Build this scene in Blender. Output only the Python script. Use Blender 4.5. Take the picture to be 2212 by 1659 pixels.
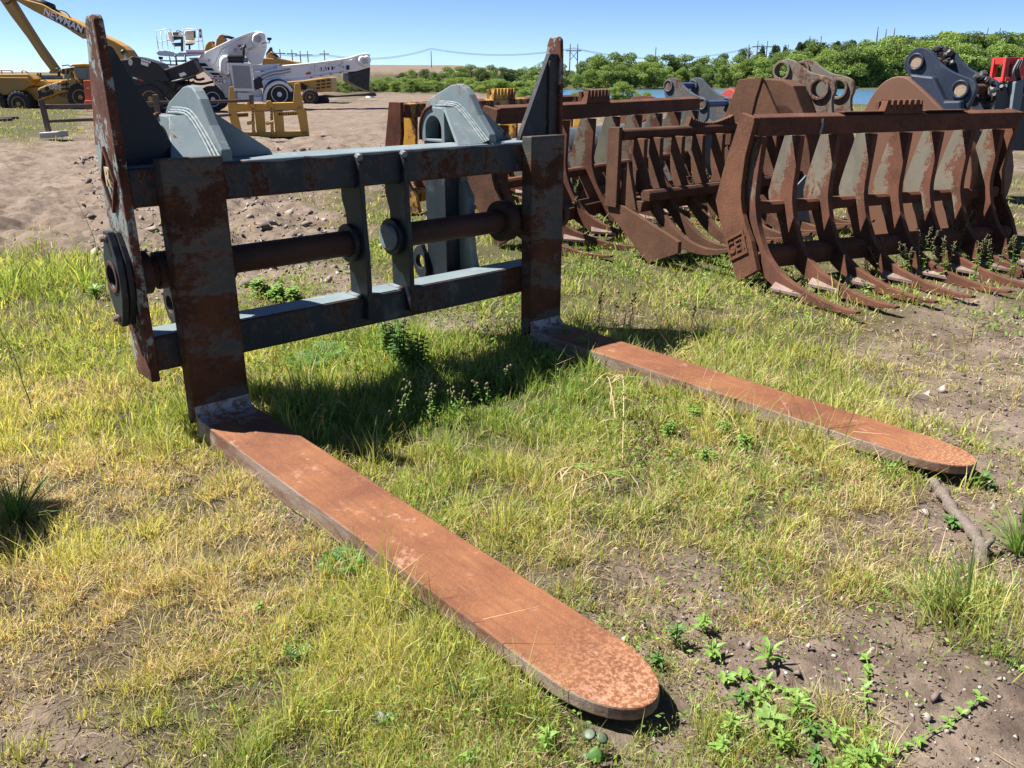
import bpy, bmesh, math, random
import numpy as np
from mathutils import Vector, Matrix

random.seed(7)
rng = np.random.default_rng(11)
scn = bpy.context.scene
for o in list(bpy.data.objects):
    bpy.data.objects.remove(o)
COL = scn.collection
PI = math.pi

# ------------------------------------------------------------------ camera
FPX, PITCH, ROLL, CAMH = 1800.0, 0.3561, 0.0033, 1.776   # focal length in units of a 2212 px wide picture
cam = bpy.data.cameras.new("camera")
cam.sensor_width = 36.0
cam.lens = 36.0 * FPX / 2212.0
cam.clip_start, cam.clip_end = 0.05, 6000
camo = bpy.data.objects.new("camera", cam)
COL.objects.link(camo)
camo.matrix_world = (Matrix.Translation((0, 0, CAMH)) @ Matrix.Rotation(PI / 2 - PITCH, 4, 'X')
                     @ Matrix.Rotation(ROLL, 4, 'Z'))
scn.camera = camo

# ------------------------------------------------------------------ light
SUN = Vector((-0.656, 0.133, 1.0)).normalized()
w = bpy.data.worlds.new("World")
scn.world = w
w.use_nodes = True
nt = w.node_tree
sky = nt.nodes.new("ShaderNodeTexSky")
sky.sky_type = 'NISHITA'
sky.sun_disc = False
sky.sun_elevation = math.asin(SUN.z)
sky.sun_rotation = math.atan2(SUN.x, SUN.y)
sky.air_density, sky.dust_density, sky.ozone_density = 0.44, 0.05, 5.5
bg = nt.nodes["Background"]
bg.inputs[1].default_value = 0.056
nt.links.new(sky.outputs[0], bg.inputs[0])
sl = bpy.data.lights.new("sun", 'SUN')
sl.energy = 5.0
sl.angle = math.radians(0.53)
sl.color = (1.0, 0.95, 0.87)
so = bpy.data.objects.new("sun", sl)
so.rotation_euler = SUN.to_track_quat('Z', 'Y').to_euler()
so.location = (-20, 5, 30)
COL.objects.link(so)
scn.view_settings.view_transform = 'Standard'
scn.view_settings.look = 'None'
scn.view_settings.exposure = 1.55
scn.view_settings.gamma = 1
scn.view_settings.use_curve_mapping = False
scn.cycles.max_bounces = 6
scn.cycles.diffuse_bounces = 3
scn.cycles.glossy_bounces = 3
scn.cycles.transparent_max_bounces = 6

# ------------------------------------------------------------------ measuring helpers
def ray(q):
    dx, dy = q[0] - 1106.0, q[1] - 829.5
    c, s = math.cos(-ROLL), math.sin(-ROLL)
    x, u = (c * dx - s * dy) / FPX, -(s * dx + c * dy) / FPX
    c, s = math.cos(PITCH), math.sin(PITCH)
    return Vector((x, c + s * u, -s + c * u))

def G(q, z=0.0):
    r = ray(q)
    return Vector((0, 0, CAMH)) + r * ((z - CAMH) / r.z)

def PLN(q, P, n):
    r = ray(q)
    o = Vector((0, 0, CAMH))
    return o + r * ((Vector(P) - o).dot(n) / r.dot(n))

def AT(q, Y):
    return PLN(q, (0, Y, 0), Vector((0, 1, 0)))

def frame2world(x, y, z=0):
    return FM @ Vector((x, y, z))

FRAME_YAW, FX, FY = 0.7342, -1.6446, 3.9934
FM = Matrix.Translation((FX, FY, 0)) @ Matrix.Rotation(FRAME_YAW, 4, 'Z')

# value noise
def _h(ix, iy, s):
    n = (ix.astype(np.int64) * 374761393 + iy.astype(np.int64) * 668265263 + s * 1274126177) & 0x7fffffff
    n = ((n ^ (n >> 13)) * 1274126177) & 0x7fffffff
    return ((n ^ (n >> 16)) & 0xffff) / 65535.0

def vnoise(x, y, s=0):
    ix, iy = np.floor(x), np.floor(y)
    fx, fy = x - ix, y - iy
    fx, fy = fx * fx * (3 - 2 * fx), fy * fy * (3 - 2 * fy)
    a, b = _h(ix, iy, s), _h(ix + 1, iy, s)
    c, d = _h(ix, iy + 1, s), _h(ix + 1, iy + 1, s)
    return (a * (1 - fx) + b * fx) * (1 - fy) + (c * (1 - fx) + d * fx) * fy

def fbm(x, y, s=0, o=4):
    t, a, n = 0, 0.5, 0
    for i in range(o):
        t = t + a * vnoise(x * 2 ** i, y * 2 ** i, s + i * 17)
        n += a
        a *= 0.5
    return t / n

def sstep(a, b, x):
    t = np.clip((x - a) / (b - a), 0, 1)
    return t * t * (3 - 2 * t)

# ------------------------------------------------------------------ mesh builder
class MB:
    def __init__(s):
        s.v, s.f = [], []

    def add(s, vs, fs, M=None):
        n = len(s.v)
        s.v += [tuple(M @ Vector(v)) if M else tuple(v) for v in vs]
        s.f += [tuple(i + n for i in f) for f in fs]
        return s

    def box(s, x0, x1, y0, y1, z0, z1, M=None):
        return s.add([(x0, y0, z0), (x1, y0, z0), (x1, y1, z0), (x0, y1, z0),
                      (x0, y0, z1), (x1, y0, z1), (x1, y1, z1), (x0, y1, z1)],
                     [(0, 3, 2, 1), (4, 5, 6, 7), (0, 1, 5, 4), (1, 2, 6, 5), (2, 3, 7, 6), (3, 0, 4, 7)], M)

    def ext(s, poly, ax, a0, a1, M=None, holes=()):
        def up(p, a):
            return {'x': (a, p[0], p[1]), 'y': (p[0], a, p[1]), 'z': (p[0], p[1], a)}[ax]
        loops = [list(poly)] + [list(h) for h in holes]
        tris = None
        if holes:
            b = bmesh.new()
            es = []
            k = 0
            for L in loops:
                vs = [b.verts.new((p[0], p[1], 0)) for p in L]
                for v in vs:
                    v.index = k
                    k += 1
                es += [b.edges.new((vs[i], vs[(i + 1) % len(vs)])) for i in range(len(vs))]
            ids = {v: i for i, v in enumerate(b.verts)}
            b.verts.index_update()
            bmesh.ops.triangle_fill(b, use_beauty=True, use_dissolve=False, edges=es)
            tris = [tuple(v.index for v in f.verts) for f in b.faces]
            b.free()
        vs, fs, off = [], [], 0
        N = sum(len(L) for L in loops)
        for L in loops:
            vs += [up(p, a0) for p in L]
        for L in loops:
            vs += [up(p, a1) for p in L]
        for L in loops:
            n = len(L)
            fs += [(off + i, off + (i + 1) % n, N + off + (i + 1) % n, N + off + i) for i in range(n)]
            off += n
        if tris:
            fs += tris + [tuple(N + i for i in reversed(t)) for t in tris]
        else:
            fs += [tuple(reversed(range(N))), tuple(range(N, 2 * N))]
        return s.add(vs, fs, M)

    def cyl(s, p0, p1, r, r2=None, n=16, cap=True, M=None):
        p0, p1 = Vector(p0), Vector(p1)
        r2 = r if r2 is None else r2
        d = (p1 - p0).normalized()
        a = d.orthogonal().normalized()
        b = d.cross(a)
        vs = []
        for p, rr in ((p0, r), (p1, r2)):
            vs += [p + (a * math.cos(2 * PI * i / n) + b * math.sin(2 * PI * i / n)) * rr for i in range(n)]
        fs = [(i, (i + 1) % n, n + (i + 1) % n, n + i) for i in range(n)]
        if cap:
            fs += [tuple(reversed(range(n))), tuple(range(n, 2 * n))]
        return s.add(vs, fs, M)

    def lathe(s, prof, p0, axis, n=24, M=None, closed=False):
        """prof: (radius, distance along axis)"""
        p0, d = Vector(p0), Vector(axis).normalized()
        a = d.orthogonal().normalized()
        b = d.cross(a)
        vs, fs, m = [], [], len(prof)
        for r, t in prof:
            vs += [p0 + d * t + (a * math.cos(2 * PI * i / n) + b * math.sin(2 * PI * i / n)) * max(r, 1e-4) for i in range(n)]
        for k in range(m if closed else m - 1):
            k2 = (k + 1) % m
            fs += [(k * n + i, k * n + (i + 1) % n, k2 * n + (i + 1) % n, k2 * n + i) for i in range(n)]
        if not closed:
            fs += [tuple(reversed(range(n))), tuple(range((m - 1) * n, m * n))]
        return s.add(vs, fs, M)

    def ring(s, p0, p1, ro, ri, n=24, M=None):
        L = (Vector(p1) - Vector(p0)).length
        return s.lathe([(ro, 0), (ro, L), (ri, L), (ri, 0)], p0, Vector(p1) - Vector(p0), n, M, True)

    def tube(s, pts, r, n=8, M=None):
        pts = [Vector(p) for p in pts]
        rs = r if isinstance(r, (list, tuple)) else [r] * len(pts)
        vs, fs = [], []
        a = None
        for i, p in enumerate(pts):
            d = (pts[min(i + 1, len(pts) - 1)] - pts[max(i - 1, 0)]).normalized()
            if a is None:
                a = d.orthogonal().normalized()
            a = (a - d * a.dot(d)).normalized()
            b = d.cross(a)
            vs += [p + (a * math.cos(2 * PI * k / n) + b * math.sin(2 * PI * k / n)) * rs[i] for k in range(n)]
        for i in range(len(pts) - 1):
            fs += [(i * n + k, i * n + (k + 1) % n, (i + 1) * n + (k + 1) % n, (i + 1) * n + k) for k in range(n)]
        fs += [tuple(reversed(range(n))), tuple(range((len(pts) - 1) * n, len(pts) * n))]
        return s.add(vs, fs, M)

    def obj(s, name, mat, parent=None, bevel=0, smooth=False, seg=2, sub=0, rough=0):
        me = bpy.data.meshes.new(name)
        me.from_pydata(s.v, [], s.f)
        b = bmesh.new()
        b.from_mesh(me)
        bmesh.ops.recalc_face_normals(b, faces=b.faces)
        b.to_mesh(me)
        b.free()
        if smooth:
            me.polygons.foreach_set('use_smooth', [True] * len(me.polygons))
            if smooth != 'all':
                me.set_sharp_from_angle(angle=math.radians(38))
        me.materials.append(mat)
        o = bpy.data.objects.new(name, me)
        COL.objects.link(o)
        if parent:
            o.parent = parent
        if bevel:
            m = o.modifiers.new("bevel", 'BEVEL')
            m.width, m.segments, m.limit_method, m.angle_limit = bevel, seg, 'ANGLE', math.radians(40)
            m.use_clamp_overlap = True
        return o

def circ(cx, cy, r, n=20, a0=0.0, a1=2 * PI):
    full = abs(a1 - a0 - 2 * PI) < 1e-6
    return [(cx + r * math.cos(a0 + (a1 - a0) * i / (n if full else n - 1)),
             cy + r * math.sin(a0 + (a1 - a0) * i / (n if full else n - 1))) for i in range(n)]

def smooth_poly(pts, it=2):
    for _ in range(it):
        q = []
        for i in range(len(pts)):
            a, b = pts[i], pts[(i + 1) % len(pts)]
            q += [(a[0] * .75 + b[0] * .25, a[1] * .75 + b[1] * .25), (a[0] * .25 + b[0] * .75, a[1] * .25 + b[1] * .75)]
        pts = q
    return pts

def smooth_line(pts, it=2):
    for _ in range(it):
        q = [pts[0]]
        for a, b in zip(pts[:-1], pts[1:]):
            q += [tuple(x * .75 + y * .25 for x, y in zip(a, b)), tuple(x * .25 + y * .75 for x, y in zip(a, b))]
        pts = q + [pts[-1]]
    return pts

def tag(o, label=None, cat=None, group=None, kind=None):
    if label: o['label'] = label
    if cat: o['category'] = cat
    if group: o['group'] = group
    if kind: o['kind'] = kind
    return o

def thing(name, label, cat, loc=(0, 0, 0), yaw=0, group=None, M=None):
    o = bpy.data.objects.new(name, None)
    o.empty_display_size = 0.2
    COL.objects.link(o)
    if M is not None:
        o.matrix_world = M
    else:
        o.location = loc
        o.rotation_euler = (0, 0, yaw)
    return tag(o, label, cat, group)

def kids(o):
    return [c for c in bpy.data.objects if c.parent == o]

def copy_tree(o, parent=None):
    c = o.copy()
    COL.objects.link(c)
    if parent:
        c.parent = parent
    for ch in kids(o):
        copy_tree(ch, c)
    return c

def text_mesh(txt, size, mat, name, parent, M, depth=0.004, bold=0.0):
    cu = bpy.data.curves.new(name, 'FONT')
    cu.body, cu.size, cu.extrude, cu.offset = txt, size, depth, bold
    cu.align_x, cu.align_y = 'CENTER', 'CENTER'
    cu.resolution_u = 2
    t = bpy.data.objects.new(name, cu)
    COL.objects.link(t)
    dg = bpy.context.evaluated_depsgraph_get()
    me = bpy.data.meshes.new_from_object(t.evaluated_get(dg))
    bpy.data.objects.remove(t)
    me.transform(M)
    me.materials.clear()
    me.materials.append(mat)
    o = bpy.data.objects.new(name, me)
    COL.objects.link(o)
    o.parent = parent
    return o

# ------------------------------------------------------------------ materials
def newmat(name):
    m = bpy.data.materials.new(name)
    m.use_nodes = True
    n = m.node_tree.nodes
    b = n["Principled BSDF"]
    return m, n, m.node_tree.links, b

def nd(n, t, **k):
    x = n.new("ShaderNode" + t)
    for a, v in k.items():
        setattr(x, a, v)
    return x

def noise(n, l, vec, scale, detail=5, rough=.6, dist=0):
    t = nd(n, "TexNoise")
    t.inputs["Scale"].default_value = scale
    t.inputs["Detail"].default_value = detail
    t.inputs["Roughness"].default_value = rough
    t.inputs["Distortion"].default_value = dist
    if vec is not None:
        l.new(vec, t.inputs["Vector"])
    return t.outputs["Fac"]

def ramp(n, l, fac, stops):
    r = nd(n, "ValToRGB")
    e = r.color_ramp.elements
    while len(e) < len(stops):
        e.new(0.5)
    for i, (p, c) in enumerate(stops):
        e[i].position = p
        e[i].color = (c, c, c, 1) if isinstance(c, (int, float)) else (*c, 1)
    l.new(fac, r.inputs[0])
    return r.outputs[0]

def mix(n, l, fac, a, b, mode='MIX'):
    m = nd(n, "Mix", data_type='RGBA', blend_type=mode)
    for i, x in ((6, a), (7, b)):
        if isinstance(x, tuple):
            m.inputs[i].default_value = (*x, 1)
        else:
            l.new(x, m.inputs[i])
    if isinstance(fac, (int, float)):
        m.inputs[0].default_value = fac
    else:
        l.new(fac, m.inputs[0])
    return m.outputs[2]

def math_(n, l, op, a, b=None):
    m = nd(n, "Math", operation=op)
    for i, x in enumerate((a, b)):
        if x is None: continue
        if isinstance(x, (int, float)):
            m.inputs[i].default_value = x
        else:
            l.new(x, m.inputs[i])
    return m.outputs[0]

def bump(n, l, h, strength, dist, b, prev=None):
    u = nd(n, "Bump")
    u.inputs["Strength"].default_value = strength
    u.inputs["Distance"].default_value = dist
    l.new(h, u.inputs["Height"])
    l.new(u.outputs[0], b.inputs["Normal"])
    return u

def objco(n, l, scale=(1, 1, 1)):
    tc = nd(n, "TexCoord")
    oi = nd(n, "ObjectInfo")
    ad = nd(n, "VectorMath", operation='MULTIPLY_ADD')
    ad.inputs[1].default_value = scale
    l.new(tc.outputs["Object"], ad.inputs[0])
    cx = nd(n, "CombineXYZ")
    s = math_(n, l, 'MULTIPLY', oi.outputs["Random"], 7.0)
    for i in range(3):
        l.new(s, cx.inputs[i])
    l.new(cx.outputs[0], ad.inputs[2])
    return ad.outputs[0]

def rust_mat(name, dark=(.055, .02, .012), mid=(.16, .055, .028), light=(.30, .115, .05), scale=6.0, rough=.85,
             fleck=0.35, pale=None, bumps=.35):
    m, n, l, b = newmat(name)
    co = objco(n, l)
    big = noise(n, l, co, scale * .35, 6, .65)
    fine = noise(n, l, co, scale * 9, 6, .72)
    c = mix(n, l, ramp(n, l, big, [(.34, 0), (.66, 1)]), dark, mid)
    f = ramp(n, l, fine, [(.5, 0), (.68, 1)])
    c = mix(n, l, math_(n, l, 'MULTIPLY', f, fleck * 2), c, light)
    sp = ramp(n, l, noise(n, l, co, scale * 4.5, 8, .75), [(.56, 0), (.62, 1)])
    c = mix(n, l, math_(n, l, 'MULTIPLY', sp, .45), c, dark)
    if pale:
        pm = ramp(n, l, noise(n, l, co, scale * .6, 7, .72), [(.58, 0), (.70, 1)])
        c = mix(n, l, math_(n, l, 'MULTIPLY', pm, .75), c, pale)
    l.new(c, b.inputs["Base Color"])
    b.inputs["Roughness"].default_value = rough
    b.inputs["Specular IOR Level"].default_value = .3
    bump(n, l, math_(n, l, 'ADD', fine, big), bumps, .01, b)
    return m

def chipped_mat(name, paint, paint2, dark=(.030, .012, .008), mid=(.085, .034, .020), light=(.19, .075, .034), amount=.5,
                scale=2.2, stretch=(1, 1, .35), rough=.5, spec=.22, width=.025, pale=None, edge=0.0, front=0.0):
    """painted steel whose paint has flaked to bare rust; amount = share of rust"""
    m, n, l, b = newmat(name)
    co = objco(n, l, stretch)
    co1 = objco(n, l)
    k = noise(n, l, co, scale, 9, .68, .25)
    k2 = noise(n, l, co1, scale * 7, 8, .75)
    kk = math_(n, l, 'ADD', math_(n, l, 'MULTIPLY', k, .68), math_(n, l, 'MULTIPLY', k2, .32))
    t = 1 - (.36 + .28 * (1 - amount))
    t = .36 + .28 * (1 - amount)
    if front:     # tines: bare along the working edge and towards the tip
        tcf = nd(n, "TexCoord")
        sf = nd(n, "SeparateXYZ")
        l.new(tcf.outputs["Object"], sf.inputs[0])
        kk = math_(n, l, 'ADD', kk, ramp(n, l, math_(n, l, 'ADD', sf.outputs[1], .10), [(.0, front), (.10, front * .9), (.28, 0)]))
        kk = math_(n, l, 'ADD', kk, ramp(n, l, sf.outputs[2], [(.15, front), (.45, 0)]))
    if edge:      # paint goes first along the edges
        bv = nd(n, "Bevel")
        bv.samples = 4
        bv.inputs["Radius"].default_value = edge
        gm = nd(n, "NewGeometry")
        dt = nd(n, "VectorMath", operation='DOT_PRODUCT')
        l.new(bv.outputs[0], dt.inputs[0])
        l.new(gm.outputs["True Normal"], dt.inputs[1])
        ed = ramp(n, l, dt.outputs["Value"], [(.80, .17), (.985, 0)])
        kk = math_(n, l, 'ADD', kk, ed)
    mask = ramp(n, l, kk, [(t, 0), (min(t + width, .99), 1)])
    fine = noise(n, l, co1, 60, 6, .7)
    rc = mix(n, l, ramp(n, l, noise(n, l, co1, 3.5, 6, .65), [(.35, 0), (.65, 1)]), dark, mid)
    rc = mix(n, l, ramp(n, l, fine, [(.52, 0), (.75, .6)]), rc, light)
    pc = mix(n, l, ramp(n, l, noise(n, l, co, 3.0, 6, .6), [(.35, 0), (.7, 1)]), paint, paint2)
    if pale:
        pm = ramp(n, l, noise(n, l, co1, 5.0, 8, .7), [(.56, 0), (.72, 1)])
        pc = mix(n, l, math_(n, l, 'MULTIPLY', pm, .7), pc, pale)
    # rim of lifted primer round every flake
    rim = ramp(n, l, kk, [(max(t - .03, 0), 0), (t - .005, .55), (t + width, 0)])
    c = mix(n, l, mask, pc, rc)
    c = mix(n, l, math_(n, l, 'MULTIPLY', rim, .5), c, (.20, .10, .06))
    l.new(c, b.inputs["Base Color"])
    rr = mix(n, l, mask, (rough, rough, rough), (.88, .88, .88))
    l.new(rr, b.inputs["Roughness"])
    b.inputs["Specular IOR Level"].default_value = spec
    h = math_(n, l, 'SUBTRACT', math_(n, l, 'MULTIPLY', fine, .35), mask)
    bump(n, l, h, .45, .006, b)
    return m

def paint_mat(name, col, rough=.45, var=.12, dirt=None, dirt_amt=.35, scale=1.5, metal=0, spec=.5):
    m, n, l, b = newmat(name)
    co = objco(n, l)
    k = noise(n, l, co, scale, 6, .65)
    a = tuple(max(0, x * (1 - var)) for x in col)
    c2 = tuple(min(1, x * (1 + var)) for x in col)
    c = mix(n, l, k, a, c2)
    if dirt:
        dm = ramp(n, l, noise(n, l, co, scale * 2.3, 8, .7), [(.48, 0), (.68, 1)])
        c = mix(n, l, math_(n, l, 'MULTIPLY', dm, dirt_amt), c, dirt)
    l.new(c, b.inputs["Base Color"])
    b.inputs["Roughness"].default_value = rough
    b.inputs["Metallic"].default_value = metal
    b.inputs["Specular IOR Level"].default_value = spec
    bump(n, l, noise(n, l, co, 40, 4, .6), .08, .004, b)
    return m

def leaf_mat(name, attr="Col", trans=.35, rough=.6):
    m, n, l, b = newmat(name)
    a = nd(n, "Attribute", attribute_name=attr)
    l.new(a.outputs["Color"], b.inputs["Base Color"])
    b.inputs["Roughness"].default_value = rough
    b.inputs["Specular IOR Level"].default_value = .25
    t = nd(n, "BsdfTranslucent")
    l.new(mix(n, l, 1.0, a.outputs["Color"], (1.5, 1.35, .8), 'MULTIPLY'), t.inputs[0])
    ms = nd(n, "MixShader")
    ms.inputs[0].default_value = trans
    l.new(b.outputs[0], ms.inputs[1])
    l.new(t.outputs[0], ms.inputs[2])
    l.new(ms.outputs[0], n["Material Output"].inputs[0])
    return m

M_frame = chipped_mat("frame_paint", (.013, .021, .029), (.026, .036, .043), amount=.42, scale=3.4, edge=.022, stretch=(1, 1, .32), pale=(.10, .11, .105))  # darkened past its own tone to carry the shade on the front faces
M_clean = chipped_mat("frame_paint_sound", (.011, .017, .024), (.021, .029, .037), amount=.10, scale=2.5, edge=.014, pale=(.060, .075, .085), rough=.42)  # darkened for shade like the frame paint, with less rust
M_lit = chipped_mat("frame_paint_sunlit", (.115, .150, .168), (.16, .20, .215), edge=.008, amount=.10, scale=4.0, pale=(.27, .29, .275), rough=.55)  # lit copy of the frame paint, sunlight put into its colour
M_plate = chipped_mat("plate_paint", (.15, .205, .205), (.22, .27, .265), mid=(.12, .045, .03), light=(.17, .07, .045), amount=.62, scale=1.9,
                      stretch=(1, 1.6, .45), pale=(.33, .34, .29), width=.012)
M_shank = chipped_mat("shank_paint", (.032, .039, .042), (.060, .065, .062), dark=(.03, .013, .008), mid=(.085, .034, .018), light=(.16, .065, .03),
                      amount=.60, scale=2.6, edge=.025, stretch=(1, .8, 2.2), rough=.6, width=.05)
M_shaft = rust_mat("shaft_steel", (.018, .010, .008), (.05, .022, .015), (.10, .04, .022), 8, .7, .2)
M_rake = rust_mat("dark_rust", (.050, .020, .012), (.115, .046, .024), (.20, .085, .040), 7, .9, .3, bumps=.5)
M_rake2 = rust_mat("brown_rust", (.048, .022, .013), (.100, .046, .026), (.175, .082, .044), 9, .9, .35, bumps=.5)
M_tine = chipped_mat("tine_paint", (.085, .08, .065), (.15, .135, .105), dark=(.055, .024, .016), mid=(.115, .046, .028), light=(.19, .085, .052),
                     amount=.42, front=.16, scale=3.2, stretch=(1, 1, .6), rough=.8, width=.05, pale=(.06, .07, .085))
M_tineY = chipped_mat("yellow_tine_paint", (.52, .27, .035), (.60, .34, .05), mid=(.17, .06, .03), light=(.33, .13, .045), amount=.22, front=.16, scale=3.0,
                      stretch=(1, 1, .5), rough=.6, width=.06)
M_barY = chipped_mat("yellow_bar_paint", (.42, .24, .05), (.5, .3, .07), mid=(.12, .04, .025), light=(.22, .085, .04), amount=.72, scale=1.8, width=.05)
M_bright = rust_mat("worn_tip_steel", (.10, .06, .05), (.22, .165, .15), (.32, .24, .21), 9, .6, .4)
M_white = paint_mat("white_weld_spatter", (.55, .56, .54), .7, .25, (.2, .12, .08), .6, 12)
M_black = paint_mat("black_rubbery", (.02, .02, .022), .6, .3)
M_dark = paint_mat("cavity_shade", (.012, .010, .010), .9, .2)  # near-black sheets that paint the shade inside openings and recesses
# ================================================================== setting: ground, lake
# coarse survey of the yard: rows run from far to near, columns left to right; 0 bare soil .. 9 dense growth
DENS_Y = [190, 215, 250, 290, 330, 370, 420, 470, 520, 570, 630, 690, 750, 810, 870, 930, 990, 1050, 1110, 1180, 1250, 1320, 1390, 1460, 1530, 1600, 1680]
DENS = """
8811111888888888888888
6500000511123688888888
7700000000002555555555
8710000000022333444444
1100000000033444444444
0000000002234444444455
0000005677777777777776
1102101688877777777777
4111111377877777777777
7620313389988887777777
9940266478988888887755
9963286522268999986323
9997578856589999875243
9998588999899999876322
9999488799899999987421
9999959989999999998521
9999979999999999998632
9999953699999999998743
9999983599988999877422
9988998898776676887523
9879999988766433478752
9989899999764345664332
5797899999995443321112
4679989999964653311111
3567999999874444365100
3356898898754334566311
3356898898754334566311
"""
GREEN = """
6666666666666666666666
7775555555555666666666
7773333444444444444444
7772222222255555555555
2222222222255555555555
5555555555555555555555
5555556666666666666666
5555556677776666666666
6655555577777666555555
6665557777777766555555
7766657877887766555555
6666678888887766665555
5555678887788866665544
5556678888888877665544
4566678888878776665544
4555577788765555665544
3445566677655555666655
3344455676655566666655
3344445667666666666655
3333444456666555556666
3333344455566555545566
3333334445566554445555
3333344455566655555566
3333344455556665556666
3344455555556666666666
3344455555556666666666
3344455555556666666666
"""
_D = np.array([[int(c) for c in r] for r in DENS.split()], float) / 9
_G = np.array([[int(c) for c in r] for r in GREEN.split()], float) / 9

def project(x, y, z=0.0):
    zz = z - CAMH
    d = math.cos(PITCH) * y - math.sin(PITCH) * zz
    u = math.sin(PITCH) * y + math.cos(PITCH) * zz
    d = np.maximum(d, .05)
    return 1106 + FPX * x / d, 829.5 - FPX * u / d

def survey(tab, x, y):
    px, py = project(x, y)
    cx = np.clip(px / 100.0 - .5, 0, 20.999)
    ys = np.array(DENS_Y, float)
    ry = np.clip(np.interp(np.clip(py, 190, 1680), ys, np.arange(len(ys))), 0, len(ys) - 1.001)
    i, j = ry.astype(int), cx.astype(int)
    fy, fx = ry - i, cx - j
    return (tab[i, j] * (1 - fy) * (1 - fx) + tab[i + 1, j] * fy * (1 - fx) + tab[i, j + 1] * (1 - fy) * fx + tab[i + 1, j + 1] * fy * fx)

def dens(x, y):
    d = survey(_D, x, y)
    n = fbm(x * 1.6, y * 1.6, 5, 4)
    n2 = fbm(x * 6, y * 6, 9, 3)
    return np.clip(d + (n - .5) * .9 * (1 - np.abs(d * 2 - 1) * .55) + (n2 - .5) * .35, 0, 1)

def green(x, y):
    g = survey(_G, x, y)
    return np.clip(g + (fbm(x * 1.1, y * 1.1, 21, 4) - .5) * .75 + (fbm(x * 5, y * 5, 33, 3) - .5) * .35, 0, 1)

LAKE_Z = -0.42
def lake(x, y):
    """1 inside the lake, 0 on land"""
    near = 63 + .16 * np.maximum(x - 5, 0) + 2.5 * np.sin(x * .13) + 26 * np.exp(-((x - 1) / 6.0) ** 2)
    far = 132 + .42 * np.maximum(x - 10, 0) + 3 * np.sin(x * .07 + 1)
    return sstep(-2, 4, x + (y - 70) * -.02) * sstep(0, 5, y - near) * sstep(0, 6, far - y)

def gz(x, y):
    x, y = np.asarray(x, float), np.asarray(y, float)
    r = np.hypot(x, y)
    d = dens(x, y)
    soft = sstep(0, 4, r)
    z = (fbm(x * .45, y * .45, 40, 3) - .5) * .05 * sstep(3, 9, r)
    bare = 1 - d
    z = z + (fbm(x * 3.2, y * 3.2, 41, 5) - .5) * .075 * (.6 + .4 * bare) - .032 * sstep(9, 6, r)
    z = z + (fbm(x * 14, y * 14, 43, 3) - .5) * .028 * bare * (r < 18)
    # churned soil: clods and track marks on the far-left lane and behind the carriage
    lane = sstep(7.2, 8.2, y) * sstep(34, 22, y) * sstep(1.5, -1.5, x - .1 * (y - 8) * -1) * bare
    z = z + lane * (fbm(x * 2.6, y * 1.9, 47, 6) - .5) * .36
    xc = -5.15 - .42 * (y - 9.4)
    trk = np.exp(-((x - xc) / .75) ** 4) * sstep(7.6, 8.4, y) * sstep(15.5, 13.5, y)
    ph = (y + .3 * np.abs(x - xc)) * 2 * PI / .40
    z = z + trk * (np.maximum(np.sin(ph), -.3) * .05 - .015)
    for a, b_, s_ in ((-2.2, .06, 3), (-.3, -.18, 7), (-5.6, .28, 9)):
        lx = x - a - b_ * (y - 9)
        t2 = np.exp(-(lx / .32) ** 2) * sstep(12, 15, y) * sstep(40, 25, y) * bare
        z = z + t2 * (-.11 + .07 * np.sin(y * 2 * PI / .55))
    # slope down to the lake, then rising ground with the spoil heap on the horizon
    z = z - 1.6 * lake(x, y)
    z = z - .02 * np.clip(y - 48, 0, 12) * sstep(-2, 3, x) * (1 - lake(x, y))
    z = z + sstep(230, 330, y) * sstep(14, -30, x - .02 * y) * sstep(-175, -120, x) * 4.6
    z = z + sstep(200, 900, y) * 2.0 * sstep(30, -30, x)
    return z

M_soil = None
def soil_material():
    m, n, l, b = newmat("soil")
    tc = nd(n, "TexCoord")
    co = tc.outputs["Object"]
    at = nd(n, "Attribute", attribute_name="cover")
    sp = nd(n, "SeparateColor")
    l.new(at.outputs["Color"], sp.inputs[0])
    big = noise(n, l, co, .55, 6, .6)
    med = noise(n, l, co, 7, 8, .68)
    fine = noise(n, l, co, 60, 6, .7)
    c = mix(n, l, ramp(n, l, big, [(.3, 0), (.7, 1)]), (.135, .102, .080), (.190, .148, .118))
    c = mix(n, l, ramp(n, l, med, [(.30, 1), (.50, 0)]), c, (.070, .050, .039))
    wet = ramp(n, l, noise(n, l, co, 2.1, 9, .72), [(.50, 0), (.60, .7)])
    c = mix(n, l, wet, c, (.072, .053, .042))
    c = mix(n, l, ramp(n, l, fine, [(.60, 0), (.75, .5)]), c, (.27, .225, .185))
    vo = nd(n, "TexVoronoi")
    vo.inputs["Scale"].default_value = 38
    l.new(co, vo.inputs["Vector"])
    peb = ramp(n, l, vo.outputs["Distance"], [(.12, 1), (.2, 0)])
    pb = ramp(n, l, noise(n, l, co, 21, 2, .5), [(.60, 0), (.66, 1)])
    c = mix(n, l, math_(n, l, 'MULTIPLY', peb, pb), c, (.36, .33, .30))
    th = mix(n, l, fine, (.040, .031, .021), (.115, .088, .055))         # thatch under the growth
    gr = mix(n, l, fine, (.030, .032, .016), (.085, .082, .036))        # living sward
    th = mix(n, l, sp.outputs[1], th, gr)
    c = mix(n, l, math_(n, l, 'MULTIPLY', ramp(n, l, sp.outputs[0], [(.30, 0), (.75, 1)]), sp.outputs[2]), c, th)
    l.new(c, b.inputs["Base Color"])
    b.inputs["Roughness"].default_value = .95
    b.inputs["Specular IOR Level"].default_value = .12
    h = math_(n, l, 'ADD', math_(n, l, 'MULTIPLY', med, 1.0), math_(n, l, 'MULTIPLY', fine, .4))
    bump(n, l, h, .9, .03, b)
    return m
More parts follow.
